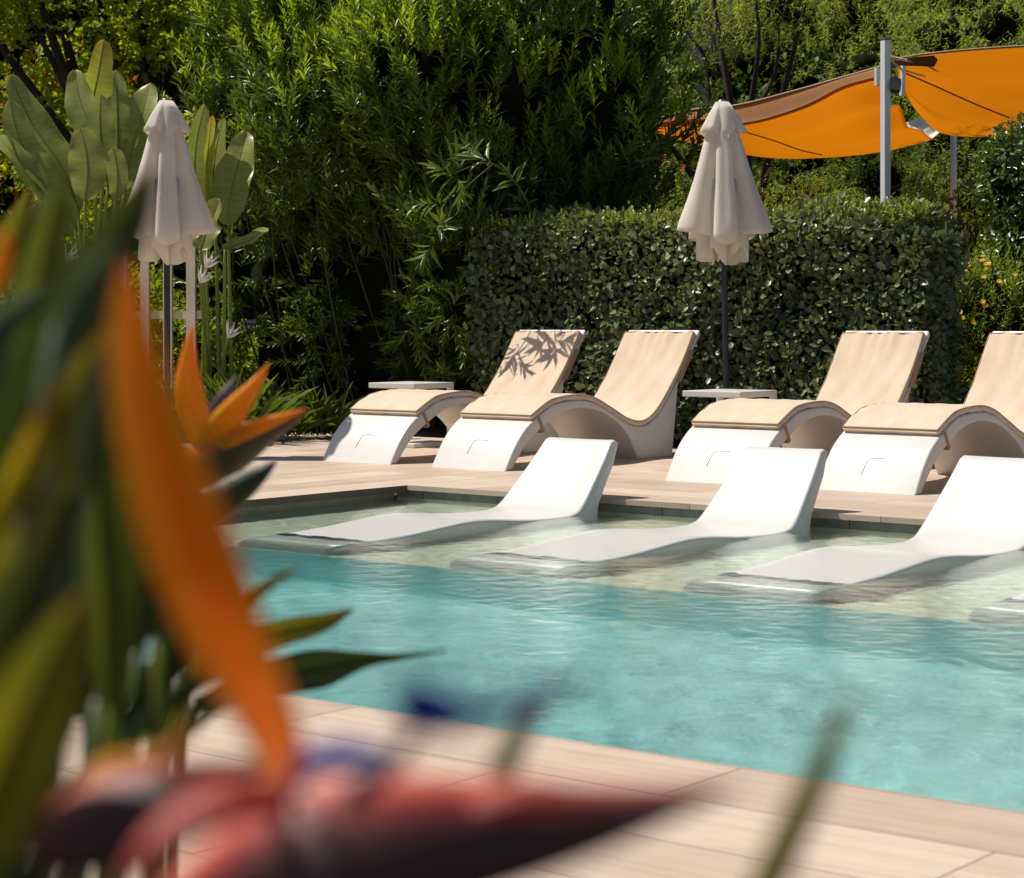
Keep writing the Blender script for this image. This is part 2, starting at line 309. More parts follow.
# ------------------------------------------------------------------ deck loungers
TOP = [(.30, .375), (.43, .44), (.56, .485), (.83, .505), (1.03, .48), (1.24, .40), (1.46, .31), (1.64, .29), (1.79, .35), (1.94, .48), (2.13, .69), (2.31, .945)]
def offset(c, d):
    out = []
    for i, p in enumerate(c):
        a = c[max(0, i-1)]; b_ = c[min(len(c)-1, i+1)]; tx, tz = b_[0]-a[0], b_[1]-a[1]; l = math.hypot(tx, tz); out.append((p[0]-tz/l*d, p[1]+tx/l*d))
    return out
ctop = catmull(TOP, 6); cbot = offset(ctop, -.042)
W = .68
FOOT = [(0, 0), (.055, .085), (.115, .17), (.20, .26), (.292, .325)]
foot = catmull(FOOT, 5)
def lounger(name, loc):
    root = empty(name, loc)
    shell_top = foot[:-1]+[cbot[0]]+cbot[1:]
    back = [(2.375, .955), (2.40, .925), (2.29, .80), (2.11, .57), (1.99, .38), (1.965, .22), (1.985, .1), (2.02, 0)]
    back = [back[0]]+catmull(back[1:], 4)
    inner = [(1.56, 0), (1.50, .09), (1.44, .18), (1.31, .28), (1.10, .37), (.86, .405), (.63, .375), (.43, .29), (.26, .19), (.15, .09), (.075, 0)]
    prof = shell_top+back+[(1.56, 0)]+catmull(inner, 4)[1:]
    extrude_profile('shell', prof, W, M['shell'], root, .014)
    cu = extrude_profile('cushion', [(ctop[0][0]+.018, ctop[0][1]-.036), (ctop[0][0]-.004, ctop[0][1]-.020)]+[(ctop[0][0]+.004, ctop[0][1]-.004)]+ctop[1:]+[(ctop[-1][0]+.02, ctop[-1][1]-.012)]+offset(ctop, -.0425)[:1:-1], W-.016, M['cushion'], root, .017, 4, ang=60, cuts=28)
    # soft sag and puckers of the cushion
    for v in cu.data.vertices:
        v.co.z += .0035*math.sin(v.co.x*37+v.co.y*3)*math.sin(v.co.y*21)+.003*math.sin(v.co.y*55+v.co.x*5)*(abs(v.co.x)/.34)**3
        if v.co.y > 2.0: v.co.y -= .006*math.sin(v.co.x*60+math.sin(v.co.x*13)*2)*((v.co.y-2.0)/.3)**2; v.co.z += .006*math.sin(v.co.x*24)*((v.co.y-2.0)/.3)**3
    # piping round the upper edge
    loopp = [(-W/2+.014, y, z-.004) for y, z in ctop]+[(W/2-.014, y, z-.004) for y, z in ctop[::-1]]; loopp.append(loopp[0])
    tube('piping', loopp, .0045, M['strap'], cu, 6)
    # strap at the knee end, fabric sleeve over the top of the back
    def strap(s0, s1, inner_pts):
        pr = inner_pts; return pr
    extrude_profile('strap', [(.345, .345), (.375, .36), (.435, .262), (.41, .245)], W+.012, M['strap'], root, .004, 1)
    extrude_profile('sleeve', [(2.055, .56), (2.235, .80), (2.300, .803), (2.120, .562)], W+.012, M['strap'], root, .006, 2)
    # debossed corner mark on the foot panel
    def on(z):
        for a, b_ in zip(foot, foot[1:]):
            if a[1] <= z <= b_[1]: return a[0]+(b_[0]-a[0])*(z-a[1])/(b_[1]-a[1])
        return foot[-1][0]
    Vm, Fm = [], []
    def strip(pts, r=.0026): tube_data(pts, [r]*len(pts), 5, Vm, Fm)
    x0 = -.055
    strip([(x0-.006+.012*k/7, on(.10+.012*k)-.0005, .10+.012*k) for k in range(8)])
    strip([(x0+.006+.0, on(.184)-.0005, .184), (x0+.03, on(.196)-.0005, .196), (x0+.125, on(.196)-.0005, .196)])
    strip([(x0+.035, on(z)+.0006, z) for z in (.115, .14, .165, .178)]+[(x0+.11, on(.178)+.0006, .178)], .0009)
    mesh('emblem', Vm, Fm, M['emblem'], root)
    return root
L0Y = 10.93
lab = ['sand cushioned white lounger with a leaf shadow across its backrest', 'sand cushioned white lounger standing between the leaf shadowed lounger and the umbrella pole',
       'sand cushioned white lounger just right of the side table with umbrella pole behind it', 'sand cushioned white lounger cut off by the right edge, in front of the yellow flowers']
first = lounger('sun_lounger', (-10.18, L0Y, 0))
for i, x in enumerate((-10.18, -9.12, -7.13, -6.02)):
    o = first if i == 0 else copy_tree(first); o.location = (x, L0Y, 0); o.rotation_euler = (0, 0, R((.6, -.4, .5, -.7)[i])); tag(o, lab[i], 'sun lounger', 'cushioned loungers standing on the deck')

# ------------------------------------------------------------------ in-pool loungers
WW = .62; s0 = 7.50
wtop = [(-.29, -.398), (-.285, -.26), (-.25, -.15), (-.16, -.098), (-.04, -.076), (.14, -.066), (.36, -.056), (.58, -.040), (.80, -.027), (1.0, -.033), (1.22, -.052), (1.42, -.064), (1.60, -.067), (1.71, -.060), (1.80, -.025), (1.95, .115), (2.06, .225), (2.15, .325)]
wt = catmull(wtop, 5)
wprof = wt+[(2.185, .337), (2.225, .318)]+catmull([(2.15, .19), (2.03, .05), (1.96, -.05), (1.93, -.20), (1.95, -.398)], 4)
def wlounger(loc):
    o = extrude_profile('pool_lounger', wprof, WW, M['wshell'], None, .018, 3); o.location = loc
    bm = bmesh.new(); bm.from_mesh(o.data)
    for k in range(1, 8): bmesh.ops.bisect_plane(bm, geom=bm.verts[:]+bm.edges[:]+bm.faces[:], plane_co=(-WW/2+WW*k/8, 0, 0), plane_no=(1, 0, 0))
    bm.to_mesh(o.data); bm.free()
    for v in o.data.vertices:      # narrower towards the head, scooped across
        a = max(0, min(1, (v.co.z+.1)/.42)) if v.co.y > 1.6 else 0; v.co.x *= 1-.20*a
        t = max(0, min(1, (v.co.y-1.5)/.4)); q_ = max(0, 1-(2*v.co.x/WW)**2); v.co.y += t*.03*q_*(1 if v.co.z > -.2 else 0); v.co.z -= (.006 if -.2 < v.co.z and v.co.y > 1.75 else 0)*q_
    smooth_by_angle(o, 35); return o
first = wlounger((0, s0, 0)); 
wl = ['bare white pool lounger half under water, closest to the pool corner', 'bare white pool lounger with a wet sheen, standing between two others on the ledge',
      'bare white pool lounger half under water whose backrest is cut off by the right edge', 'bare white pool lounger of which only the submerged foot shows at the right edge']
for i, x in enumerate((-7.22, -5.83, -4.53, -3.22)):
    o = first if i == 0 else copy_tree(first); o.location = (x, s0, 0); tag(o, wl[i], 'pool lounger', 'white loungers standing in the shallow water')
    o.cycles.is_caustics_receiver = True

# ------------------------------------------------------------------ side tables
def table(loc):
    r = empty('side_table', loc); s = .25
    box('table_top', (-s, -s, .478), (s, s, .522), M['shell'], r, .006)
    box('leg', (-s+.001, s-.05, .03), (-s+.041, s-.001, .48), M['shell'], r, .004); box('leg', (s-.041, s-.05, .03), (s-.001, s-.001, .48), M['shell'], r, .004)
    box('base', (-s, -s, 0.001), (s, s, .035), M['shell'], r, .006); return r
t1 = table((-8.09, 12.68, 0)); tag(t1, 'low white side table with the leaning umbrella pole behind it', 'side table', 'square white side tables by the loungers')
t2 = copy_tree(t1); t2.location = (-11.2, 12.7, 0); tag(t2, 'low white side table beside the lounger with the leaf shadow', 'side table', 'square white side tables by the loungers')

# ------------------------------------------------------------------ closed umbrellas
def umbrella(loc, lean=(0, 0)):
    r = empty('closed_umbrella', loc); r.rotation_euler = (lean[0], lean[1], 0)
    zt = 2.70
    tube('pole', [(0, 0, .05), (0, 0, zt-.02)], .0235, M['pole'], r)
    bm = bmesh.new(); bmesh.ops.create_cone(bm, cap_ends=True, segments=32, radius1=.25, radius2=.235, depth=.05, matrix=Matrix.Translation((0, 0, .026)))
    me = bpy.data.meshes.new('base_plate'); bm.to_mesh(me); bm.free(); link('base_plate', me, M['pole'], r, False)
    tube('finial', [(0, 0, zt-.03), (0, 0, zt+.0), (0, 0, zt+.018)], [.045, .045, .03], M['clamp'], r)
    def skirt(name, prof, nf, amp, hem, parent, ph=0, th=96, jag=0.):
        Vs, Fs = [], []; m_ = len(prof)
        for i, (z, rad) in enumerate(prof):
            t = i/(m_-1)
            for k in range(th):
                q = 2*math.pi*k/th; gv = (.5-.5*math.cos(nf*(q-ph)))**3; sd = abs(math.cos(q-.674))
                q2 = q
                rr = rad*(1-amp*min(1, t*2.2)*gv)*(1-.30*min(1, t*1.4)*(1-sd**1.5))*(1+.035*math.sin(9*q+3*t)*t)
                zz = z-hem*(t**4)*(1-sd**1.2)-.10*hem*math.sin(4*q+1)*t-jag*(abs(math.sin(2.5*q+.6))-.5)*t**4
                Vs.append((rr*math.cos(q2), rr*math.sin(q2), zz))
        for i in range(m_-1):
            for k in range(th): Fs.append((i*th+k, i*th+(k+1) % th, (i+1)*th+(k+1) % th, (i+1)*th+k))
        o = mesh(name, Vs, Fs, M['canopy'], parent)
        s = o.modifiers.new('thick', 'SOLIDIFY'); s.thickness = .003; return o
    a0 = .35
    c = skirt('canopy', [(zt-.03, .05), (zt-.16, .095), (zt-.30, .145), (zt-.45, .188), (zt-.60, .232), (zt-.75, .285), (zt-.88, .335), (zt-.95, .356), (zt-.98, .360)], 5, .45, .12, r, a0, 120, .03)
    skirt('inner_fold', [(zt-.6, .13), (zt-.8, .18), (zt-1.0, .205), (zt-1.10, .215), (zt-1.16, .215)], 5, .5, .03, c, 1.2, 120, .13)
    skirt('vent_flap', [(zt-.0, .05), (zt-.06, .09), (zt-.12, .128), (zt-.18, .16), (zt-.215, .182)], 5, .18, .06, c, a0+.3, 120, .05)
    for k in range(6):
        q = a0+math.pi/3*k+.52; tube('rib', [(.045*math.cos(q), .045*math.sin(q), zt-.5), (.055*math.cos(q), .055*math.sin(q), zt-1.16)], .008, M['pole'], r, 6)
    return r
u = umbrella((0, 0, 0)); u.location = (-8.46, 13.22, 0); u.rotation_euler = (R(-1.0), R(-1.6), 0); tag(u, 'closed off white umbrella on a dark pole in front of the clipped hedge', 'umbrella', 'closed parasols on the deck')
u2 = copy_tree(u); u2.location = (-11.78, 10.56, 0); u2.rotation_euler = (0, R(-.3), R(12)); tag(u2, 'closed off white umbrella in front of the giant paddle shaped leaves', 'umbrella', 'closed parasols on the deck')

# ------------------------------------------------------------------ foliage helpers
def norm(a): return a/np.maximum(np.linalg.norm(a, axis=1, keepdims=True), 1e-9)
TL = {  # along, across, lift; faces
 'lance': (np.array([(0, 0, 0), (.35, -.5, .06), (.35, .5, .06), (.72, -.36, .02), (.72, .36, .02), (1, 0, -.10), (.35, 0, 0), (.72, 0, -.03)]),
           [np.array([(0, 6, 1), (0, 2, 6), (3, 7, 5), (7, 4, 5)]), np.array([(1, 6, 7, 3), (6, 2, 4, 7)])]),
 'thin': (np.array([(0, 0, 0), (.45, -.5, .03), (.45, .5, .03), (1, 0, -.12)]), [np.array([(0, 2, 1), (1, 2, 3)])]),
 'round': (np.array([(0, 0, 0), (.28, -.42, .09), (.28, .42, .09), (.7, -.46, .06), (.7, .46, .06), (1, 0, -.05), (.5, 0, 0)]),
           [np.array([(0, 6, 1), (0, 2, 6), (1, 6, 3), (2, 4, 6), (3, 6, 5), (6, 4, 5)])]),
}
def leaf_arrays(pos, d, up, ln, wd, kind):
    t, faces = TL[kind]; d = norm(d); s = norm(np.cross(d, up)); n = np.cross(s, d)
    V_ = pos[:, None]+d[:, None]*(t[None, :, 0:1]*ln[:, None, None])+s[:, None]*(t[None, :, 1:2]*wd[:, None, None])+n[:, None]*(t[None, :, 2:3]*ln[:, None, None])
    k = len(t); off = (np.arange(len(pos))*k)[:, None, None]
    return V_.reshape(-1, 3), [(f[None]+off).reshape(-1, f.shape[1]) for f in faces]
def leaves_obj(name, pos, d, up, ln, wd, kind, mat, parent=None):
    V_, F_ = leaf_arrays(pos, d, up, ln, wd, kind); return from_np(name, V_, F_, mat, parent)
def rdir(n): return norm(rng.normal(size=(n, 3)))
def lobes_points(lobes, n, shell=(.72, 1.05), face=None):
    """points through the outer part of a set of ellipsoid lobes (x,y,z,rx,ry,rz); face keeps those that look towards the camera"""
    L_ = np.array(lobes, float); wts = L_[:, 3]*L_[:, 5]+L_[:, 3]*L_[:, 4]; wts /= wts.sum()
    out, nn = [], []
    while sum(len(o) for o in out) < n:
        i = rng.choice(len(L_), size=n, p=wts); q = rdir(n); rr = rng.uniform(*shell, size=(n, 1)); p = L_[i, :3]+q*L_[i, 3:]*rr
        keep = p[:, 2] > .03
        if face is not None:
            v = norm(np.array([0, 0, 1.0])-p); keep &= ((norm(q/L_[i, 3:])*v).sum(1) > face)
        # inside another lobe: drop
        for j in range(len(L_)):
            inside = (((p-L_[j, :3])/L_[j, 3:])**2).sum(1) < (.62)**2; keep &= ~(inside & (i != j))
        out.append(p[keep]); nn.append(norm(q[keep]/L_[i[keep], 3:]))
    return np.concatenate(out)[:n], np.concatenate(nn)[:n]
def whorls(pos, axis, n_per, length, leaf, wd, pitch, droop=0.0, jit=.25):
    """each shoot carries n_per leaves up its stem, more upright towards its tip"""
    N_ = len(pos); axis = norm(axis); t = np.tile(np.linspace(0, 1, n_per), N_); I = np.repeat(np.arange(N_), n_per)
    a = axis[I]; ref = norm(np.cross(a, np.tile([[.31, .22, .92]], (len(a), 1)))); b_ = np.cross(a, ref)
    ang = (np.tile(np.arange(n_per), N_)*2.4+np.repeat(rng.uniform(0, 6.28, N_), n_per))[:, None]
    rad = ref*np.cos(ang)+b_*np.sin(ang); pt = (pitch*(1-.55*t)+rng.normal(0, .12, len(t)))[:, None]
    d = a*np.cos(pt)+rad*np.sin(pt)+rdir(len(a))*jit*.5; d[:, 2] -= droop*(1-t)
    L_ = np.repeat(length*rng.uniform(.6, 1.2, N_), n_per)
    p = pos[I]+a*(t*L_)[:, None]
    sz = leaf*rng.uniform(.7, 1.15, len(t))*(1-.35*t)
    return p, d, a+.2*rdir(len(a)), sz, wd*sz/leaf
def cat(lst): return [np.concatenate(x) for x in zip(*lst)]
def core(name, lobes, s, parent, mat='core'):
    """solid blobs added inside a crown to block light, coloured as its inner shade"""
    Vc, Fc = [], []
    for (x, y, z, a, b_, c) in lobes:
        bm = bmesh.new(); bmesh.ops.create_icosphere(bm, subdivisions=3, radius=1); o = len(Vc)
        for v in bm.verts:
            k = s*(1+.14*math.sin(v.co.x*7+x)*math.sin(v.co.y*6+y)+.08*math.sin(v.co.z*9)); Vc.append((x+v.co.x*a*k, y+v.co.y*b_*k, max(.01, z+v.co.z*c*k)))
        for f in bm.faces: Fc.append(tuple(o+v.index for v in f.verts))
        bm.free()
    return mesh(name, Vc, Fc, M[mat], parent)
def branch_net(name, base, tips, r0, mat, parent, n=7):
    Vb, Fb = [], []
    b0 = Vector(base)
    for t in tips:
        t = Vector(t); m1 = b0.lerp(t, .33)+Vector((random.uniform(-.2, .2), random.uniform(-.2, .2), .25)); m2 = b0.lerp(t, .68)+Vector((random.uniform(-.2, .2), random.uniform(-.2, .2), .15))
        pts = catmull([tuple(b0), tuple(m1), tuple(m2), tuple(t)], 4); k = len(pts); tube_data(pts, [r0*(1-.85*i/(k-1)) for i in range(k)], n, Vb, Fb)
    return mesh(name, Vb, Fb, M[mat], parent)

GOLEAN = leafmat('oleander_leaf', (.045, .09, .012), (.18, .25, .04), .38, .26, .4)
GSUNTINT = leafmat('sun_tinted_oleander_leaf', (.18, .28, .02), (.38, .48, .06), .42, .42, .35)  # lighter upper shoots; light from above put into the leaf colour
GHTOP = leafmat('sun_tinted_hedge_leaf', (.16, .22, .05), (.32, .37, .10), .4, .3, .4)  # sunlit band along the hedge top put into the leaf colour
GHEDGE = leafmat('hedge_leaf', (.045, .075, .025), (.30, .34, .17), .36, .2, .45)
GTREE = leafmat('bright_tree_leaf', (.17, .25, .016), (.46, .52, .05), .45, .5, .3)
GDARK = leafmat('dark_tree_leaf', (.04, .07, .010), (.14, .20, .03), .5, .35, .3)
GPEP = leafmat('feathery_leaf', (.17, .25, .05), (.46, .54, .16), .5, .48, .3)
GORANGE = leafmat('orange_blossom', (.45, .13, .01), (.6, .25, .03), .5, .3, tint=(1.2, 1, .6))
GFLOW = leafmat('yellow_flower', (.75, .42, .02), (.85, .55, .03), .5, .3, tint=(1, 1, .5))
GFBUSH = leafmat('flower_bush_leaf', (.12, .19, .015), (.38, .44, .045), .45, .45, .3)
GBOX = leafmat('clipped_bush_leaf', (.035, .08, .012), (.13, .20, .035), .3, .2, .6)
GPADDLE = petalmat('paddle_leaf', [(0, (.22, .28, .06)), (.6, (.29, .35, .085)), (.93, (.32, .37, .09)), (1, (.30, .22, .08))], None, .38, .34, .6, (55, 2.0))
GPADY = petalmat('yellowing_paddle_leaf', [(0, (.26, .34, .05)), (.6, (.42, .45, .05)), (1, (.45, .32, .06))], None, .38, .42, .6, (55, 2.0))

# ---- oleander
root = empty('oleander_bush', (-13.0, 15.2, 0)); tag(root, 'huge dark green bush of narrow leaves rising behind the leaf shadowed lounger', 'bush')
big = []
for i, x in enumerate(np.linspace(-15.3, -12.1, 6)):
    big.append((x, 15.95+.12*math.sin(i*2.1), 1.2, .85, .9, 1.4)); big.append((x+.2, 15.5+.2*math.sin(i*3), 3.15+.25*math.sin(i*1.7), .95, 1.3, 1.15))
big += [(-11.9, 15.9, 2.9, .7, .9, 1.1), (-14.4, 15.6, 3.9, .9, 1.1, .9), (-12.5, 14.75, .8, .6, .5, .9), (-12.0, 14.35, 1.3, .4, .3, .6)]
bp_, bn_ = lobes_points(big, 150, (.85, 1.12), -.15)
lob = []
for p_ in bp_:
    if p_[2] < .5: continue
    r_ = random.uniform(.28, .55)*(1.15 if p_[2] > 2.4 else .8); lob.append((p_[0], p_[1]-.05, p_[2], r_, r_, r_*1.25))
pts, nr = lobes_points(lob, 4200, (.55, 1.10), -.35)
ax = nr*.45+np.array([0, 0, .9])+rng.normal(0, .22, nr.shape)
low = pts[:, 2] < 1.5; ax[low] = nr[low]*.6+np.array([0, 0, .05])+rng.normal(0, .5, nr[low].shape)
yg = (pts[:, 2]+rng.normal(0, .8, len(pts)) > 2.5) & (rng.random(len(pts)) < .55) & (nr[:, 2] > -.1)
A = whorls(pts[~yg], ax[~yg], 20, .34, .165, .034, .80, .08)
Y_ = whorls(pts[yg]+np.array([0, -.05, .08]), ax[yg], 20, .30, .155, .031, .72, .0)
leaves_obj('sun_tinted_leaves', Y_[0]-np.array(root.location), *Y_[1:5], 'lance', GSUNTINT, root)
# arching spray that overhangs the first lounger
sp = np.array([(-10.86, 12.86, 2.34), (-10.84, 12.88, 2.22), (-10.76, 12.84, 2.20), (-11.02, 12.9, 2.0), (-10.98, 12.86, 1.78), (-11.0, 12.8, 1.66), (-11.0, 13.9, 2.2), (-10.95, 13.5, 2.38), (-10.92, 13.2, 2.42), (-11.2, 14.3, 2.0)])-np.array([.06, 0, 0])
A2 = whorls(sp, np.array([(.7, -.2, .5), (-.6, -.2, .3), (.3, -.1, -.8), (-.3, -.5, .0), (.4, -.4, .2), (-.4, 0, -.5), (.1, -.6, .5), (-.3, -.6, .4), (.3, -.6, .3), (0, -.4, .6)]), 12, .2, .23, .044, 1.15, .1)
ar = cat([A, A2])
leaves_obj('foliage', ar[0]-np.array(root.location), *ar[1:5], 'lance', GOLEAN, root)
lc = [(x+13.0, y-15.2, z, a, b_, c) for x, y, z, a, b_, c in big]
core('dark_core', lc, .84, root)
Vb, Fb = [], []
for k in range(26):
    x = random.uniform(-3.4, 1.0); y = random.uniform(-.5, -.2); lean = random.uniform(-.5, .5)
    pp = catmull([(x, y+.4, 0), (x+lean*.3, y+.1, .8), (x+lean*.8, y-.2, 1.9), (x+lean*1.4, y-.35, 2.8)], 3); tube_data(pp, [.016-.0012*i for i in range(len(pp))], 5, Vb, Fb)
pp = catmull([(1.5, -.3, 1.5), (1.9, -1.1, 2.1), (2.10, -1.8, 2.35), (2.16, -2.34, 2.25)], 4); tube_data(pp, [.012-.0006*i for i in range(len(pp))], 5, Vb, Fb)
pp = catmull([(2.10, -1.8, 2.35), (2.04, -2.2, 2.05), (2.0, -2.35, 1.7)], 4); tube_data(pp, [.006]*len(pp), 5, Vb, Fb)
mesh('stems', Vb, Fb, M['twig'], root)

# ---- clipped hedge
hx0, hx1, hy0, hy1, hz = -11.6, -7.22, 14.0, 14.56, 1.87
root = empty('clipped_hedge', ((hx0+hx1)/2, 14.6, 0)); tag(root, 'clipped dark hedge of small glossy leaves behind the umbrella and its side table', 'hedge')
off = np.array(root.location)
def hedge_pts(n):
    """points on the rounded box surface with gentle bulges"""
    res, nrm = [], []
    nf = int(n*.62); nt_ = int(n*.24); ne = n-nf-nt_
    x = rng.uniform(hx0, hx1, nf); z = rng.uniform(.02, hz-.02, nf); res.append(np.stack([x, np.full(nf, hy0), z], 1)); nrm.append(np.tile([0, -1., 0], (nf, 1)))
    x = rng.uniform(hx0, hx1, nt_); y = rng.uniform(hy0, hy1, nt_); res.append(np.stack([x, y, np.full(nt_, hz)], 1)); nrm.append(np.tile([0, 0, 1.], (nt_, 1)))
    y = rng.uniform(hy0, hy1, ne); z = rng.uniform(.02, hz-.02, ne); res.append(np.stack([np.full(ne, hx1), y, z], 1)); nrm.append(np.tile([1., 0, 0], (ne, 1)))
    p = np.concatenate(res); q = np.concatenate(nrm)
    # round the upper and right edges
    e = np.clip((p[:, 2]-(hz-.25))/.25, 0, 1)**2*.12; f_ = (q[:, 1] < 0); p[f_, 1] += e[f_]
    e = np.clip((hy0+.45-p[:, 1])/.45, 0, 1)**2*.17; f_ = (q[:, 2] > 0); p[f_, 2] -= e[f_]
    e = np.clip((p[:, 0]-(hx1-.4))/.4, 0, 1)**2*.16; p[:, 2] -= e*np.clip(p[:, 2]/hz, 0, 1)
    bulge = .07*np.sin(p[:, 0]*2.3+1)*np.sin(p[:, 2]*2.9+p[:, 1])+.045*np.sin(p[:, 0]*5.1+p[:, 2]*3+p[:, 1]*4)+.035*np.sin(p[:, 0]*11+p[:, 1]*5)*np.sin(p[:, 2]*9+2)
    return p+q*bulge[:, None], q
n = 30000; p, q = hedge_pts(n); p = p-q*rng.exponential(.045, n)[:, None]+q*.03+rng.normal(0, .018, p.shape)
d = q*.55+rdir(n)*.9+np.array([0, 0, .15]); up = q*.9+rdir(n)*.55+np.array([0, 0, .5])
keep = rng.random(n) < .62+.38*np.sin(p[:, 0]*7.3+np.sin(p[:, 2]*6)*1.7)*np.sin(p[:, 2]*8.1+p[:, 0]*2); keep |= rng.random(n) < .62
p, q, d, up = p[keep], q[keep], d[keep], up[keep]; n = len(p); sz = rng.uniform(.036, .062, n)*rng.choice([1, 1, 1.35, 1.6], n); lv = leaf_arrays(p-off, d, up, sz, sz*.62, 'round')
# taller shoots along the top
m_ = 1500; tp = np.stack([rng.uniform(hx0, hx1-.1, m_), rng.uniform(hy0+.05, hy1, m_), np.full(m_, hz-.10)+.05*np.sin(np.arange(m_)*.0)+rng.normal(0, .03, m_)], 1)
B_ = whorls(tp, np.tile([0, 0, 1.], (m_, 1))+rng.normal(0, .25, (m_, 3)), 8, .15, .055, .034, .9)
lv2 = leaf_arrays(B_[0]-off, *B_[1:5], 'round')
from_np('sun_tinted_leaves', lv2[0], lv2[1], GHTOP, root); Vv, Ff = lv
from_np('foliage', Vv, Ff, GHEDGE, root)
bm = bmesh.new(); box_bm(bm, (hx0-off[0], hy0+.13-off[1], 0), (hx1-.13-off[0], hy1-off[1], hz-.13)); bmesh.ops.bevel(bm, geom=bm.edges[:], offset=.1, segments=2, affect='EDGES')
me = bpy.data.meshes.new('dark_core'); bm.to_mesh(me); bm.free(); link('dark_core', me, M['core'], root)  # solid box added inside the hedge, its shade put into the near-black colour

# ---- trees behind
def tree(name, label, cat_, base, lobes, n, leaf, wd, kind, mat, group=None, weep=False, trunk_r=.16, coreS=.0, shell=(.3, 1.05), per=9, second=None):
    root = empty(name, base); tag(root, label, cat_, group); b0 = np.array(base)
    L_ = [(x+base[0], y+base[1], z, a, b_, c) for x, y, z, a, b_, c in lobes]
    pts, nr = lobes_points(L_, n//per, shell)
    if weep: ax = nr*.35+np.array([0, 0, -.55])+rng.normal(0, .35, nr.shape)
    else: ax = nr*.5+np.array([0, 0, .35])+rng.normal(0, .5, nr.shape)
    A = whorls(pts, ax, per, leaf*(4.0 if weep else 2.2), leaf, wd, 1.15, .2 if weep else 0, .5)
    leaves_obj('crown', A[0]-b0, *A[1:5], kind, mat, root)
    if coreS: core('dark_core', lobes, coreS, root)
    if second:
        mt, frac, sl = second; P2, n2 = lobes_points([L_[i] for i in sl], int(n/per*frac), (.85, 1.1)); A = whorls(P2, n2+rng.normal(0, .4, n2.shape), per, leaf*2, leaf*.8, wd, 1.1); leaves_obj('blossom', A[0]-b0, *A[1:5], kind, mt, root)
    top = max(z for _, _, z, *_r in lobes)
    tips = [(x*.9, y*.9, z) for x, y, z, *_r in lobes]
    fork = (0.1, 0, min(1.9, top*.35))
    V1, F1 = tube_data(catmull([(0, 0, 0), (.05, .03, fork[2]*.5), fork], 4), [trunk_r*(1.25-.05*i) for i in range(9)], 10); mesh('trunk', V1, F1, M['bark'], root)
    branch_net('limbs', fork, tips, trunk_r*.75, 'bark', root)
    return root
def G(px, d): q = P(px, 322, d); return (q.x, q.y, 0)
def cl(n, rx, ry, z0, z1, r, seed):
    rs = random.Random(seed); return [(rs.uniform(-rx, rx), rs.uniform(-ry, ry), rs.uniform(z0, z1), r*rs.uniform(.7, 1.2), r*rs.uniform(.7, 1.2), r*rs.uniform(.6, .95)) for _ in range(n)]
tree('broadleaf_tree', 'bright yellow green tree with dark forked branches above the paddle shaped leaves', 'tree', G(128, 27), cl(22, 3.1, 1.3, 2.3, 7.4, 1.0, 3), 76000, .095, .06, 'round', GTREE, trunk_r=.14, shell=(.25, 1.08), second=(GORANGE, .012, [0, 1]))
bt = [(-120, 33, 1), (60, 35, 2), (230, 32, 3), (400, 31, 4), (570, 33, 5), (720, 36, 6), (900, 38, 7), (1080, 35, 8)]
bl = ['dark tree far left behind the bright forked tree', 'dark tree directly behind the bright forked tree', 'dark tree between the forked tree and the huge bush', 'dark tree behind the crown of the huge bush',
      'dark tree behind the huge bush, toward its drooping neighbour', 'dark tree behind the umbrella by the hedge', 'dark tree behind the sail mast', 'dark tree at the far right behind the sails']
for (px, d, sd), lb in zip(bt, bl):
    tree('shade_tree', lb, 'tree', G(px, d), cl(12, 2.6, 1.2, .9, 7.2, 1.5, 20+sd), 15000, .17, .1, 'round', GDARK, 'dark trees closing off the garden', coreS=.5, trunk_r=.1, shell=(.7, 1.1))
tree('pepper_tree', 'feathery pale green drooping tree behind the closed umbrella by the hedge', 'tree', G(745, 24.5), cl(15, 2.0, .8, 1.4, 6.6, .9, 41), 56000, .085, .014, 'thin', GPEP, 'drooping feathery trees', True, per=18, shell=(.3, 1.1), trunk_r=.08, coreS=.3, second=(GORANGE, .05, [0, 3, 5]))
tree('pepper_tree', 'feathery pale green drooping tree behind the orange sails', 'tree', G(930, 26), cl(17, 2.3, .8, 1.4, 6.8, .95, 43), 60000, .085, .014, 'thin', GPEP, 'drooping feathery trees', True, per=18, shell=(.3, 1.1), trunk_r=.08, coreS=.3)
# lower dark shrubs behind hedge and under the sails
for i, (px, d, lb, mt, zc) in enumerate([(700, 20.5, 'dark leafy shrub behind the hedge, beneath the left end of the sail', GDARK, 1.3), (800, 21, 'dark leafy shrub behind the hedge, beneath the middle of the sail', GDARK, 1.3),
      (905, 22.5, 'dark leafy shrub between the two sail masts', GDARK, 1.2), (985, 21.5, 'bright leafy shrub at the foot of the rear sail mast', GFBUSH, .75), (30, 21.5, 'dark shrub behind the cream picket fence, on its left part', GDARK, .8), (130, 22, 'green shrub behind the cream picket fence, near the umbrella', GFBUSH, .75)]):
    tree('shrub', lb, 'shrub', G(px, d), cl(6, .9, .4, zc*.5, zc*1.35, .75, 60+i), 9000, .10, .05, 'round', mt, trunk_r=.06, coreS=.6, shell=(.75, 1.12))
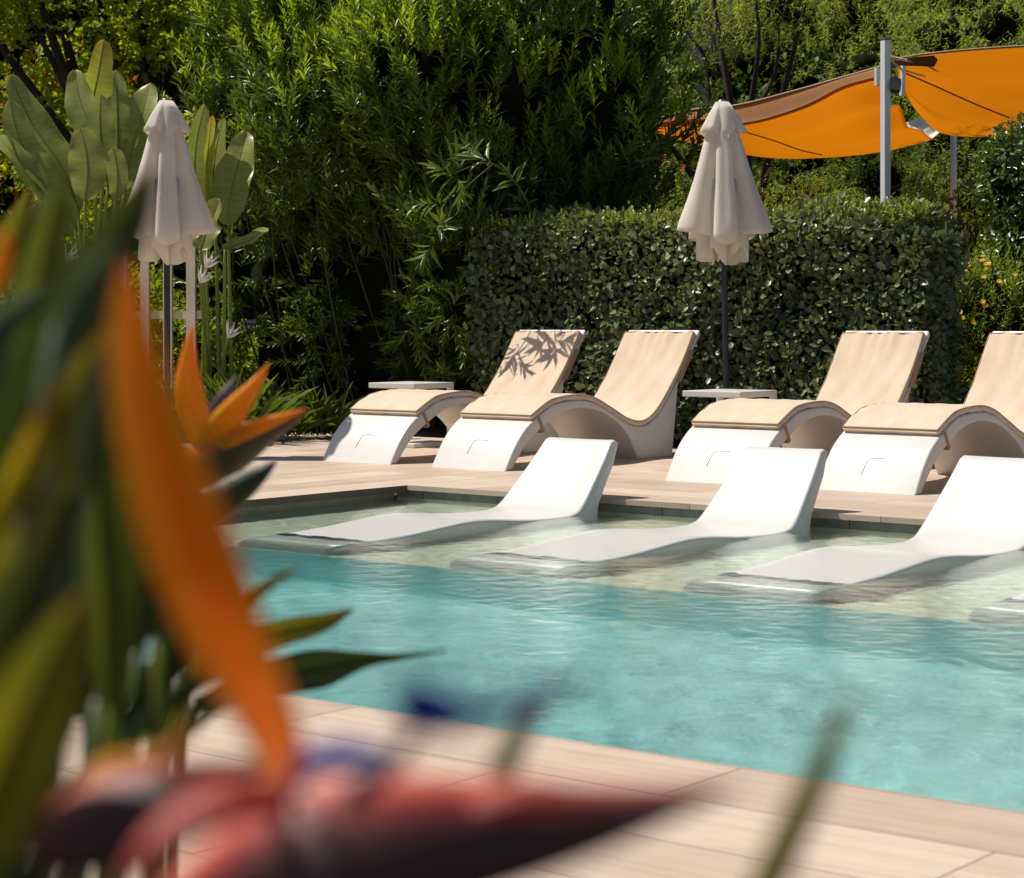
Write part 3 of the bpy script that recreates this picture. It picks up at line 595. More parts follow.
# clipped round bush at right edge
q = G(1056, 18.8)
root = empty('clipped_bush', q); tag(root, 'tall clipped bush with glossy leaves at the right edge, in front of the sail', 'bush')
lo = [(0, 0, 2.35, .72, .72, .62), (.05, 0, 1.45, .74, .74, .85), (.2, .1, 2.75, .5, .5, .3), (.1, 0, .7, .7, .7, .7)]
Lw = [(x+q[0], y+q[1], z, a, b_, c) for x, y, z, a, b_, c in lo]; pp, nn = lobes_points(Lw, 13000, (.86, 1.04)); k = len(pp)
sz = rng.uniform(.04, .07, k); leaves_obj('foliage', pp-np.array(q), nn*.6+rdir(k)*.8, nn+rdir(k)*.5+np.array([0, 0, .4]), sz, sz*.55, 'round', GBOX, root); core('dark_core', lo, .82, root)
# yellow flowering bush + planter
q = G(968, 16.6)
root = empty('flowering_bush', q); tag(root, 'loose bush with small yellow orange flowers behind the last lounger', 'bush')
lo = [(-.35, 0, .8, .5, .4, .6), (0.0, .1, 1.1, .5, .4, .45), (.35, .1, .95, .6, .5, .6), (.9, .1, .9, .6, .5, .6), (0, .2, 1.1, .5, .5, .4), (1.5, .2, .9, .6, .5, .6)]
Lw = [(x*RT.x+q[0]+0*y, x*RT.y+q[1]+y, z, a, b_, c) for x, y, z, a, b_, c in lo]; lo2 = [(x-q[0], y-q[1], z, a, b_, c) for x, y, z, a, b_, c in Lw]
pp, nn = lobes_points(Lw, 1500, (.5, 1.1)); A = whorls(pp, nn*.5+np.array([0, 0, .8])+rng.normal(0, .3, nn.shape), 12, .2, .06, .012, 1.0)
leaves_obj('foliage', A[0]-np.array(q), *A[1:5], 'thin', GFBUSH, root); core('dark_core', lo2, .6, root)
fp, fn = lobes_points(Lw, 150, (1.05, 1.25), -.1); c_ = np.repeat(fp, 8, 0); a = np.tile(np.arange(8)*math.pi/4, len(fp))
nr_ = norm(fn+np.array([0, -.3, .6])); e1 = norm(np.cross(nr_, np.tile([[.2, .9, .1]], (len(nr_), 1)))); e2 = np.cross(nr_, e1)
dd = np.repeat(e1, 8, 0)*np.cos(a)[:, None]+np.repeat(e2, 8, 0)*np.sin(a)[:, None]+.2*np.repeat(nr_, 8, 0)
fl = leaves_obj('blossom', c_-np.array(q), dd, np.repeat(nr_, 8, 0), np.full(len(c_), .026), np.full(len(c_), .014), 'round', GFLOW, root); fl['kind'] = 'stuff'
q = P(920, 400, 16.4)
pl = box('planter', (-1.0, -.22, 0), (1.5, .22, .42), M['planter'], None, .015); pl.location = (q.x+.1, q.y+.25, -.05); tag(pl, 'low taupe planter wall below the yellow flowering bush', 'planter')

# ---- picket fence
q = P(100, 322, 21.0); root = empty('picket_fence', (q.x, q.y, 0), math.atan2(.18, 1)); tag(root, 'cream wooden picket fence behind the paddle leaved plant', 'fence')
bm = bmesh.new()
for k in range(-14, 5):
    bmf = bmesh.new()
    x = k*.29; box_bm(bm, (x-.055, -.012, .05), (x+.055, .012, 1.82))
me = bpy.data.meshes.new('slats'); bm.to_mesh(me); bm.free(); link('slats', me, M['fencew'], root, False)
for z in (.35, 1.05): box('rail', (-4.2, .014, z), (1.3, .05, z+.08), M['fencew'], root)
# ---- building far behind, seen through gaps
q = P(560, 322, 44); root = empty('rendered_building', (q.x, q.y, 0), cam.rotation_euler.z); tag(root, 'beige rendered building glimpsed through the trees', 'building')
wl_ = box('wall', (-22, 0, 0), (22, 6, 7.6), M['wall'], root); box('roof', (-22.3, -.3, 7.6), (22.3, 6.3, 7.85), M['planter'], wl_)
for k in range(-6, 7):
    for z in (1.0, 4.2):
        fr = box('window', (k*3.2-.65, -.04, z), (k*3.2+.65, .03, z+1.5), M['shell'], root); box('pane', (k*3.2-.57, -.055, z+.08), (k*3.2+.57, -.042, z+1.42), M['glass_dark'], fr)

# ------------------------------------------------------------------ paddle-leaved giant plants
def paddle(base, petiole_pts, tip_pts, width, name='leaf', parent=None, mat=None, fold=.25, nrm_hint=None, r=.018, off=(0, 0, 0), split=0):
    """one big leaf: stalk + broad blade with a mid rib, rippled margins and optional wind splits"""
    pts = [Vector(p) for p in petiole_pts]; bl = [Vector(p) for p in catmull([tuple(p) for p in tip_pts], 7)]
    Vl, Fl = tube_data([tuple(p) for p in catmull([tuple(p) for p in pts], 4)], [r*(1-.45*i/max(1, (len(pts)-1)*4)) for i in range((len(pts)-1)*4+1)], 7)
    n = len(bl); nc = 6; b0 = len(Vl); al = [.3]*b0; ac = [.5]*b0; hint = Vector(nrm_hint or (0, 0, 1)); rs = random.random()*6
    for i, p in enumerate(bl):
        t = (bl[min(i+1, n-1)]-bl[max(i-1, 0)]).normalized(); s = t.cross(hint).normalized(); nn_ = s.cross(t).normalized(); u_ = i/(n-1)
        wv = width*.5*(max(0, math.sin(math.pi*min(1, u_**.95*.985+.012)))**.55)
        for k in range(-nc, nc+1):
            x = k/nc; Vl.append(p+s*(x*wv)+nn_*(fold*abs(x)*wv+.05*width*math.sin(u_*17+rs+(2 if x > 0 else 0))*x*x)); al.append(u_); ac.append(.5+.5*abs(x))
    tears = {(random.randrange(4, n-3), random.choice((0, 1))): random.randint(2, 5) for _ in range(split)}
    for i in range(n-1):
        for k in range(2*nc):
            if (i, 0) in tears and k < tears[(i, 0)] or (i, 1) in tears and k >= 2*nc-tears[(i, 1)]: continue
            a = b0+i*(2*nc+1)+k; Fl.append((a, a+1, a+2*nc+2, a+2*nc+1))
    tube_data([tuple(p) for p in bl], [r*.55*(1-.85*i/(n-1)) for i in range(n)], 6, Vl, Fl)
    Vl = [(v[0]-off[0], v[1]-off[1], v[2]-off[2]) for v in Vl]
    al += [.5]*(len(Vl)-len(al)); ac += [.5]*(len(Vl)-len(ac))
    return mesh(name, Vl, Fl, mat, parent, True, None, {'along': al, 'across': ac})
def gp(name, label, px, d, leaves, group=None):
    b0 = P(px, 322, d); b0.z = 0; root = empty(name, b0); tag(root, label, 'plant', group)
    for (bx, by, pxs, w_, dd, hint) in leaves:      # blade base pixel, list of blade pixels, width m, depth offset, facing
        D = d+dd; base = b0+Vector((random.uniform(-.15, .15), random.uniform(-.15, .15), 0)); s = P(bx, by, D)
        mid = base.lerp(s, .5)+Vector((0, 0, .1))
        tips = [P(x, y, D+e) for x, y, e in pxs]
        h_ = (-FW*hint[2]+RT*hint[0]+Vector((0, 0, hint[1])))
        paddle(base, [base, mid, s], [s]+tips, w_, 'leaf', root, GPADY if len(hint) > 4 else GPADDLE, hint[3] if len(hint) > 3 else .22, h_, .024, tuple(b0), 0)
    return root
r1 = gp('giant_paddle_plant', 'giant paddle leaved plant fanning out left of the umbrella in front of the fence', 95, 18.6, [
    (78, 210, [(60, 165, .1), (30, 120, .2), (10, 75, .3)], .38, 0, (.5, .5, .7)),
    (75, 225, [(45, 180, 0), (20, 140, .1), (10, 100, .2)], .36, -.3, (.5, .7, .5)),
    (72, 235, [(40, 190, 0), (15, 155, 0), (-5, 135, .1)], .30, -.4, (.4, .8, .5)),
    (95, 150, [(92, 110, 0), (98, 75, 0), (104, 40, .1)], .30, .1, (.7, .1, .8, .3, 1)),
    (105, 165, [(92, 130, 0), (80, 100, .1), (75, 70, .2)], .30, -.2, (-.2, .3, .9)),
    (108, 185, [(102, 150, 0), (100, 120, 0), (101, 95, 0)], .26, -.3, (.3, .2, .9)),
    (118, 160, [(118, 125, 0), (117, 95, 0), (116, 70, .1)], .22, .2, (.3, .2, .9)),
    (125, 190, [(132, 150, .1), (142, 115, .1), (150, 83, .2)], .36, .1, (-.3, .2, .9)),
    (85, 200, [(88, 175, 0), (86, 150, .0), (80, 128, 0)], .34, -.5, (.2, .2, .9)),
    (116, 200, [(118, 180, 0), (116, 160, 0), (113, 148, 0)], .18, -.6, (.2, .1, .9))], 'giant paddle leaved plants by the fence')
r2 = gp('giant_paddle_plant', 'giant paddle leaved plant between the umbrella and the huge bush, on slender stalks', 212, 18.2, [
    (202, 215, [(195, 175, 0), (197, 140, 0), (205, 104, .1)], .27, 0, (.8, .1, .6)),
    (208, 200, [(207, 165, 0), (209, 140, 0), (212, 115, 0)], .16, -.1, (.9, .1, .4, .22, 1)),
    (215, 210, [(213, 180, 0), (216, 150, 0), (223, 118, 0)], .2, .1, (.8, .2, .6)),
    (228, 225, [(231, 195, 0), (238, 165, .1), (247, 132, .2)], .36, .0, (-.2, .3, .9)),
    (200, 250, [(205, 235, 0), (212, 218, 0), (220, 200, -.1)], .3, -.4, (-.2, .5, .8)),
    (225, 250, [(235, 246, .1), (250, 240, .2), (268, 228, .3)], .2, -.2, (0, .9, .4))], 'giant paddle leaved plants by the fence')
# white spiky blooms and low strappy leaves under them
GWHITE = plain('white_bloom', (.75, .73, .68), .5, 0, 60, .05)
for rr_, blooms in ((r1, [(62, 275), (66, 262)]), (r2, [(200, 283), (228, 338), (206, 268)])):
    for (x, y) in blooms:
        c0 = P(x, y, 17.6); Vb, Fb = [], []
        for k in range(7):
            a = -2.6+k*.42; t = c0+RT*(math.cos(a)*.0)+Vector((0, 0, 0)); tip = c0+RT*(.13*math.cos(a+1.1+k*.1))+Vector((0, 0, .13*abs(math.sin(a+1.1))+.03))-FW*random.uniform(-.05, .08)
            tube_data([tuple(c0-rr_.location), tuple(c0.lerp(tip, .4)-rr_.location), tuple(tip-rr_.location)], [.006, .014, .001], 5, Vb, Fb)
        g_ = Vector((rr_.location.x, rr_.location.y, 0)); mid = c0.lerp(Vector((rr_.location.x, rr_.location.y, .2)), .5)
        tube('flower_stalk', [tuple(c0-rr_.location), tuple(mid-rr_.location), (0, 0, .05)], [.012, .014, .018], GPADDLE, mesh('flower', Vb, Fb, GWHITE, rr_), 6)
# low plants beneath, along the back of the left deck
for i, (px, d) in enumerate([(190, 17.6), (235, 17.3), (275, 17.8), (150, 17.5), (320, 18.0)]):
    b0 = P(px, 322, d); b0.z = 0; root = empty('strappy_plant', b0); tag(root, ['low strappy plant at the foot of the first umbrella', 'low strappy plant beside the slender stalks', 'low strappy plant before the dark base of the huge bush', 'low strappy plant left of the first umbrella', 'low strappy plant in deep shade of the huge bush'][i], 'plant', 'low strappy plants along the deck edge')
    n = 90; a = rng.uniform(0, 6.28, n); el = rng.uniform(.3, 1.3, n); dr = np.stack([np.cos(a)*np.cos(el), np.sin(a)*np.cos(el), np.sin(el)], 1)
    leaves_obj('foliage', rng.normal(0, .1, (n, 3))*np.array([1, 1, .0])+np.array([0, 0, .02]), dr, np.tile([[0, 0, 1.]], (n, 1)), rng.uniform(.25, .6 if i in (2, 4) else .75, n), rng.uniform(.025, .05, n), 'lance', GDARK if i in (2, 4) else GOLEAN, root)  # two plants get darker leaves, the bush's shade put into their colour

# ------------------------------------------------------------------ shade sails
def sail(name, curves, label, nv=10, ripple=.055, mat='sail', seams=None):
    """cloth through a list of edge curves given as (px, py, depth)"""
    C_ = [[P(*p) for p in catmull(c, 6)] for c in curves]; n = len(C_[0])
    rows = []
    for a, b_ in zip(C_, C_[1:]):
        for k in range(nv):
            vv = (len(rows)+.0)/(nv*(len(C_)-1)); rows.append([a[i].lerp(b_[i], k/nv)+Vector((0, 0, ripple*math.sin(math.pi*vv)*(1-.8*i/n)*(math.sin(vv*23+i*.05)+.6*math.sin(vv*11+i*.22)))) for i in range(n)])
    rows.append(C_[-1]); Vs = [p for r_ in rows for p in r_]; Fs = []
    for j in range(len(rows)-1):
        for i in range(n-1): Fs.append((j*n+i, j*n+i+1, (j+1)*n+i+1, (j+1)*n+i))
    c0 = Vs[0]; o = mesh(name, Vs, Fs, M[mat], None, True, tuple(c0)); s = o.modifiers.new('thick', 'SOLIDIFY'); s.thickness = .003
    tag(o, label, 'shade sail', 'orange shade sails'); return o
# first sail: back edge high, rolls forward over a fold, then underside runs back and down
s1 = sail('shade_sail', [
    [(882, 67, 20.0), (840, 79, 20.3), (790, 93, 20.5), (738, 106, 20.7), (690, 111, 20.9), (645, 124, 21.2)],
    [(882, 74, 19.85), (842, 84, 20.15), (800, 106, 20.3), (745, 124, 20.5), (695, 121, 20.7), (645, 126, 21.1)],
    [(893, 100, 20.6), (858, 112, 20.9), (815, 130, 21.0), (757, 141, 21.2), (700, 133, 21.2), (648, 128, 21.3)],
    [(908, 126, 21.4), (868, 136, 21.8), (825, 147, 22.0), (764, 151, 22.0), (703, 141, 21.9), (649, 130, 21.7)],
    [(934, 139, 22.2), (893, 150, 22.6), (838, 157, 22.8), (770, 158, 22.8), (705, 146, 22.5), (650, 132, 22.1)]], 'orange shade sail sagging left of the front mast, with a sunlit tan fold')
s2 = sail('shade_sail', [
    [(893, 60, 20.4), (930, 54, 20.2), (985, 49, 20.0), (1050, 45, 19.8), (1110, 40, 19.6)],
    [(897, 66, 20.6), (935, 75, 20.8), (985, 88, 21.0), (1050, 96, 21.0), (1110, 100, 21.0)],
    [(899, 74, 20.9), (922, 95, 21.3), (965, 112, 21.6), (1040, 120, 21.6), (1110, 120, 21.6)],
    [(906, 96, 21.2), (922, 117, 21.8), (950, 135, 22.3), (1040, 136, 22.6), (1110, 134, 22.6)]], 'orange shade sail stretched from the front mast to the right edge')
s3 = sail('shade_sail', [[(902, 124, 22.9), (912, 121, 23.0), (924, 117, 23.2), (942, 108, 23.2)], [(904, 128, 22.8), (915, 132, 22.8), (926, 130, 22.8), (943, 120, 23.0)], [(912, 136, 22.5), (920, 141, 22.5), (929, 141, 22.5), (945, 128, 22.6)]], 'small pale triangle of sailcloth between the two orange sails', mat='sailpale')
def seam(o, name, pts, r_, mat): return tube(name, [tuple(P(*p)-o.location) for p in catmull(pts, 5)], r_, mat, o, 6)
M['seam'] = plain('dark_seam', (.08, .035, .01), .8); M['patch'] = clothmat('brown_reinforcement', (.13, .065, .025), .2)
seam(s2, 'seam', [(900, 71, 20.55), (935, 86, 20.85), (975, 104, 21.1), (1010, 118, 21.3)], .008, M['seam'])
seam(s1, 'seam', [(745, 132, 20.8), (775, 141, 21.1), (800, 150, 21.6), (822, 155, 22.2)], .007, M['seam'])
seam(s1, 'edge_band', [(882, 66.5, 19.98), (840, 78.5, 20.28), (790, 92.5, 20.48), (738, 105.5, 20.68), (690, 110.5, 20.88), (645, 123.5, 21.18)], .016, M['strap'])
seam(s2, 'edge_band', [(893, 59.5, 20.4), (930, 53.5, 20.2), (985, 48.5, 20.0), (1050, 44.5, 19.8)], .012, M['strap'])
pv = [P(893, 61, 20.33)-s2.location, P(915, 57, 20.15)-s2.location, P(934, 55.5, 20.08)-s2.location, P(938, 60, 20.15)-s2.location, P(934, 67, 20.35)-s2.location, P(914, 66, 20.4)-s2.location, P(897, 66, 20.45)-s2.location]
mesh('corner_patch', pv, [tuple(range(7))], M['patch'], s2, False)
ms = []
for px_, top, d, r_, lb in ((885.5, 40, 19.4, .036, 'tall pale mast in front of the orange sails'), (953.5, 134, 23.0, .028, 'pale mast standing under the right orange sail')):
    b0 = P(px_, 322, d); b0.z = 0; t_ = P(px_-(2 if px_ < 900 else 0), top, d); root = empty('sail_mast', b0); tag(root, lb, 'mast', 'masts carrying the shade sails')
    box('post', (-r_, -r_, 0), (r_, r_, t_.z), M['mast'], root, .008); root.rotation_euler = (0, 0, cam.rotation_euler.z+.5); box('cap', (-r_-.004, -r_-.004, t_.z+.001), (r_+.004, r_+.004, t_.z+.02), M['clamp'], root)
    box('foot_plate', (-.12, -.12, .0), (.12, .12, .015), M['clamp'], root); ms.append(root)
def loc_tube(name, pts, r_, mat, root):
    mi = (Matrix.Translation(root.location) @ root.rotation_euler.to_matrix().to_4x4()).inverted()
    return tube(name, [tuple(mi @ Vector(p)) for p in pts], r_, mat, root, 6)
r = ms[0]
loc_tube('rope', [P(887, 56, 19.45), P(905, 60, 20.2), P(935, 66, 20.6)], .012, M['sailpale'], r)
loc_tube('rope', [P(887, 58, 19.45), P(903, 70, 20.3), P(925, 76, 20.7)], .010, M['sailpale'], r)
loc_tube('bracket', [P(903, 66, 20.2), P(902, 96, 20.2)], .03, M['mast'], r); loc_tube('bracket', [P(877, 68, 19.6), P(877, 86, 19.6)], .03, M['mast'], r)
loc_tube('winch', [P(890, 85, 19.4), P(900, 86, 19.4)], .07, M['clamp'], r)
loc_tube('rope', [P(889, 85, 19.4), P(892, 64, 19.4)], .012, M['clamp'], r)

# ------------------------------------------------------------------ foreground bird-of-paradise plants
def ngon_ring(p, s, nrm, r, ratio, n):
    return [p+s*(math.cos(2*math.pi*k/n)*r)+nrm*(math.sin(2*math.pi*k/n)*r*ratio) for k in range(n)]
def side_sign(W_):
    z = sum((W_[i+1]-W_[i]).cross(W_[i]-Vector((0, 0, H))).z for i in range(len(W_)-1)); return -1 if z < 0 else 1
def pod(name, pts, mat, parent, off, ratio=.45, n=14, per=6):
    """closed organ (sepal, petal, spathe) with a lens-shaped section; pts = (px, py, depth, width_px)"""
    C_ = catmull(pts, per); W_ = [P(a, b_, c) for a, b_, c, _ in C_]; Vp, Fp, al, ac = [], [], [], []; sgn = side_sign(W_)
    for i, p in enumerate(W_):
        t = (W_[min(i+1, len(W_)-1)]-W_[max(i-1, 0)]).normalized(); view = (p-Vector((0, 0, H))).normalized(); s = t.cross(view).normalized()
        s = s*sgn
        nv = t.cross(s).normalized(); r = max(.0004, C_[i][3])*.5*C_[i][2]/FPX
        for k, q in enumerate(ngon_ring(p, s, nv, r, ratio, n)): Vp.append(q-off); al.append(i/(len(W_)-1)); ac.append(.5+.5*math.cos(2*math.pi*k/n))
    m_ = len(W_)
    for i in range(m_-1):
        for k in range(n): Fp.append((i*n+k, i*n+(k+1) % n, (i+1)*n+(k+1) % n, (i+1)*n+k))
    Fp.append(tuple(range(n))[::-1]); Fp.append(tuple((m_-1)*n+k for k in range(n)))
    return mesh(name, Vp, Fp, mat, parent, True, None, {'along': al, 'across': ac})
def blade(name, pts, mat, parent, off, base=None, fold=.3, tw=0., per=6, nc=5, lean=None):
    """strelitzia leaf: folded blade with rolled margins on a round stalk reaching the ground"""
    C_ = catmull(pts, per); W_ = [P(a, b_, c) for a, b_, c, _ in C_]; Vp, Fp, al, ac = [], [], [], []; m_ = len(W_); sgn = side_sign(W_)
    for i, p in enumerate(W_):
        t = (W_[min(i+1, m_-1)]-W_[max(i-1, 0)]).normalized(); view = (p-Vector((0, 0, H))).normalized(); s = t.cross(view).normalized(); s = s*sgn; nv = t.cross(s).normalized()
        s2 = s*math.cos(tw)+nv*math.sin(tw); n2 = t.cross(s2).normalized(); r = max(.0005, C_[i][3])*.5*C_[i][2]/FPX/max(.35, math.cos(tw))
        for k in range(-nc, nc+1):
            x = k/nc; Vp.append(p+s2*(x*r)+n2*(fold*r*abs(x)**1.3)-off); al.append(i/(m_-1)); ac.append(.5+.5*x)
    w2 = 2*nc+1
    for i in range(m_-1):
        for k in range(2*nc): a = i*w2+k; Fp.append((a, a+1, a+w2+1, a+w2))
    k0 = len(Vp); rib = [tuple(p-off) for p in W_]; r0 = .0035; 
    if base is not None:
        s = W_[0]; b0 = Vector(base); mid = b0.lerp(s, .55)+(s-W_[1]).normalized()*(s-b0).length*.12
        st = [tuple(Vector(q)-off) for q in catmull([tuple(b0), tuple(mid), tuple(s)], 6)]
        tube_data(st, [.008-.004*i/(len(st)-1) for i in range(len(st))], 8, Vp, Fp)
    tube_data(rib, [r0*(1-.8*i/(m_-1)) for i in range(m_)], 6, Vp, Fp)
    al += [.4]*(len(Vp)-k0); ac += [.5]*(len(Vp)-k0)
    return mesh(name, Vp, Fp, mat, parent, True, None, {'along': al, 'across': ac})
ORG = petalmat('orange_sepal', [(0, (.85, .42, .01)), (.14, (.85, .20, .004)), (.5, (.80, .13, .003)), (1, (.92, .28, .01))], [(0, (.90, .20, .003)), (.45, (1, .30, .004)), (1, (1, .36, .01))], .45, .72, .5)
ORGB = petalmat('bright_orange_sepal', [(0, (1, .62, .02)), (.12, (1, .40, .01)), (.5, (1, .29, .007)), (1, (1, .40, .015))], [(0, (1, .25, .005)), (.45, (1, .40, .01)), (1, (1, .31, .008))], .45, .78, .5)
ORGC = petalmat('yellow_orange_sepal', [(0, (1, .62, .02)), (.4, (1, .50, .012)), (1, (1, .42, .03))], None, .4, .5)
ORG2 = petalmat('amber_sepal', [(0, (.8, .22, .01)), (.4, (.88, .40, .01)), (1, (.85, .34, .02))], None, .4, .35)
SPA = petalmat('dark_spathe_red_rim', [(0, (.18, .03, .03)), (.35, (.10, .025, .03)), (.7, (.12, .05, .035)), (1, (.25, .08, .05))], [(0, (.05, .02, .025)), (.6, (.10, .035, .04)), (.82, (.55, .07, .05)), (1, (.95, .24, .18))], .35, .1, .8)
SPA2 = petalmat('purple_spathe', [(0, (.45, .05, .08)), (.18, (.16, .03, .05)), (.6, (.07, .03, .035)), (1, (.05, .05, .02))], [(0, (.03, .02, .02)), (.7, (.07, .03, .03)), (.95, (.7, .16, .06))], .35, .1, .5)
SPA3 = petalmat('olive_spathe_red_rim', [(0, (.08, .10, .02)), (.5, (.12, .10, .03)), (1, (.55, .12, .05))], [(0, (.06, .07, .02)), (.55, (.10, .09, .03)), (.72, (.75, .16, .02)), (1, (.85, .22, .02))], .35, .1, .75)
BLU = petalmat('blue_petal', [(0, (.02, .05, .45)), (.5, (.015, .04, .5)), (1, (.10, .18, .45))], None, .4, .3)
VIO = petalmat('dusky_violet_petal', [(0, (.10, .06, .12)), (1, (.22, .17, .22))], None, .4, .2)
PINK = petalmat('coral_petal', [(0, (.95, .16, .10)), (1, (.9, .22, .18))], None, .4, .3)
GSPR = petalmat('green_bract_purple_tip', [(0, (.12, .14, .03)), (.6, (.05, .07, .02)), (1, (.07, .035, .10))], None, .4, .2)
LF1 = petalmat('strelitzia_leaf', [(0, (.10, .14, .012)), (.55, (.14, .19, .015)), (1, (.18, .20, .018))], [(0, (.13, .16, .012)), (.5, (.26, .29, .03)), (1, (.07, .11, .012))], .30, .5, .5)
LF2 = petalmat('dark_strelitzia_leaf', [(0, (.03, .055, .008)), (.6, (.055, .085, .012)), (1, (.16, .13, .015))], [(0, (.025, .05, .01)), (.5, (.09, .12, .015)), (1, (.05, .08, .015))], .3, .35, .5)
LF3 = petalmat('yellowing_leaf', [(0, (.10, .13, .01)), (.45, (.35, .30, .01)), (.7, (.16, .18, .012)), (1, (.30, .13, .02))], [(0, (.08, .11, .01)), (.5, (.28, .27, .015)), (1, (.06, .09, .01))], .3, .52, .5)
LF5 = petalmat('yellow_brown_spotted_leaf', [(0, (.10, .13, .01)), (.35, (.55, .42, .01)), (.6, (.5, .34, .01)), (.8, (.14, .05, .01)), (1, (.3, .13, .02))], None, .35, .5)
LF4 = petalmat('greyish_leaf', [(0, (.09, .13, .06)), (1, (.18, .22, .10))], None, .3, .35)
def tagp(o, l): o['label'] = l; return o

# near plant: the large blurred flower
bA = P(230, 322, .62); bA.z = 0
pA = empty('bird_of_paradise_plant', bA); tag(pA, 'large blurred flower with a long orange petal and dark red beak, closest to the lens', 'plant', 'flowering plants in front of the pool')
o_ = Vector(bA)
sp_ = pod('spathe', [(130, 985, .50, 60), (205, 915, .50, 100), (300, 862, .50, 140), (400, 846, .50, 140), (510, 832, .505, 104), (610, 815, .51, 62), (740, 786, .515, 4)], SPA, pA, o_, .5); tagp(sp_, 'dark beak with coral red upper rim')
st = [tuple(Vector(q)-o_) for q in catmull([tuple(bA), tuple(P(150, 1500, .56)), tuple(P(128, 988, .50))], 8)]; tube('stalk', st, [.009-.0001*i for i in range(len(st))], LF1, pA, 10)
blade('sepal', [(288, 805, .52, 26), (283, 760, .53, 46), (266, 715, .54, 58), (242, 665, .55, 72), (211, 597, .56, 84), (184, 529, .565, 88), (158, 449, .57, 78), (137, 370, .575, 58), (129, 310, .58, 38), (126, 265, .585, 8)], ORGB, sp_, o_, None, .5)
pod('sepal', [(284, 800, .535, 14), (272, 745, .545, 30), (250, 690, .56, 34), (226, 620, .57, 30), (204, 545, .58, 22), (188, 470, .59, 12), (178, 400, .6, 3)], ORG2, sp_, o_, .5)
pod('sepal', [(285, 800, .50, 30), (240, 800, .49, 44), (190, 820, .485, 44), (150, 850, .48, 30), (120, 890, .48, 8)], PINK, sp_, o_, .4)
pod('petal', [(392, 690, .42, 10), (412, 702, .425, 44), (440, 712, .43, 46), (475, 712, .44, 26), (530, 700, .45, 18), (600, 672, .46, 6)], BLU, sp_, o_, .3)
tube('petal_stalk', [tuple(P(430, 712, .43)-o_), tuple(P(395, 760, .46)-o_), tuple(P(350, 800, .49)-o_)], [.0016, .002, .003], VIO, sp_, 6)
pod('petal', [(292, 790, .5, 14), (310, 764, .49, 26), (345, 756, .485, 32), (390, 760, .48, 16), (410, 768, .48, 4)], BLU, sp_, o_, .35)
pod('petal', [(492, 812, .50, 20), (498, 782, .53, 30), (512, 748, .55, 27), (532, 712, .56, 22), (556, 672, .57, 5)], GSPR, sp_, o_, .4)
pod('sepal', [(470, 812, .5, 30), (520, 795, .5, 34), (580, 796, .5, 22), (660, 792, .5, 4)], PINK, sp_, o_, .4)
# purple bud beside it
sp2 = pod('spathe', [(38, 862, .60, 30), (70, 838, .60, 78), (120, 818, .60, 92), (180, 798, .60, 74), (235, 776, .61, 36), (280, 755, .61, 8)], SPA2, pA, o_, .5)
pod('sepal', [(80, 800, .62, 16), (105, 778, .625, 38), (140, 768, .63, 36), (165, 752, .63, 16), (195, 728, .64, 6)], ORG2, sp2, o_, .4)
st = [tuple(Vector(q)-o_) for q in catmull([tuple(bA), tuple(P(20, 1300, .6)), tuple(P(36, 866, .60))], 8)]; tube('stalk', st, .007, LF2, pA, 10)
blade('leaf', [(745, 930, .5, 34), (790, 835, .5, 34), (822, 765, .5, 26), (850, 690, .5, 6)], LF3, pA, o_, bA, .25)

# second plant: mid distance flower
bB = P(150, 322, 2.55); bB.z = 0
pB = empty('bird_of_paradise_plant', bB); tag(pB, 'smaller sharper orange flower seen beside the long blurred orange petal', 'plant', 'flowering plants in front of the pool'); o_ = Vector(bB)
sp_ = pod('spathe', [(176, 486, 2.6, 18), (200, 468, 2.6, 44), (232, 450, 2.6, 46), (262, 433, 2.61, 30), (288, 420, 2.62, 16), (307, 410, 2.62, 3)], SPA3, pB, o_, .5)
pod('sepal', [(206, 448, 2.6, 18), (196, 418, 2.6, 28), (189, 385, 2.6, 26), (189, 352, 2.6, 14), (193, 325, 2.6, 2)], ORGC, sp_, o_, .4)
pod('sepal', [(204, 452, 2.6, 20), (220, 430, 2.59, 32), (238, 406, 2.58, 24), (256, 383, 2.58, 12), (269, 363, 2.58, 2)], ORGC, sp_, o_, .4)
pod('sepal', [(203, 455, 2.6, 16), (228, 440, 2.585, 16), (262, 425, 2.58, 14), (306, 409, 2.58, 2)], ORGC, sp_, o_, .4)
pod('petal', [(204, 442, 2.62, 8), (212, 418, 2.63, 13), (224, 396, 2.63, 12), (236, 376, 2.64, 2)], VIO, sp_, o_, .35)
pod('spathe', [(196, 530, 2.4, 14), (216, 506, 2.4, 34), (240, 488, 2.4, 30), (262, 473, 2.4, 16), (277, 460, 2.4, 2)], GSPR, pB, o_, .45)
st = [tuple(Vector(q)-o_) for q in catmull([tuple(bB), tuple(P(165, 700, 2.56)), tuple(P(177, 486, 2.6))], 8)]; tube('stalk', st, .008, LF1, pB, 10)
st = [tuple(Vector(q)-o_) for q in catmull([tuple(bB), tuple(P(185, 700, 2.45)), tuple(P(197, 530, 2.4))], 8)]; tube('stalk', st, .007, LF1, pB, 10)
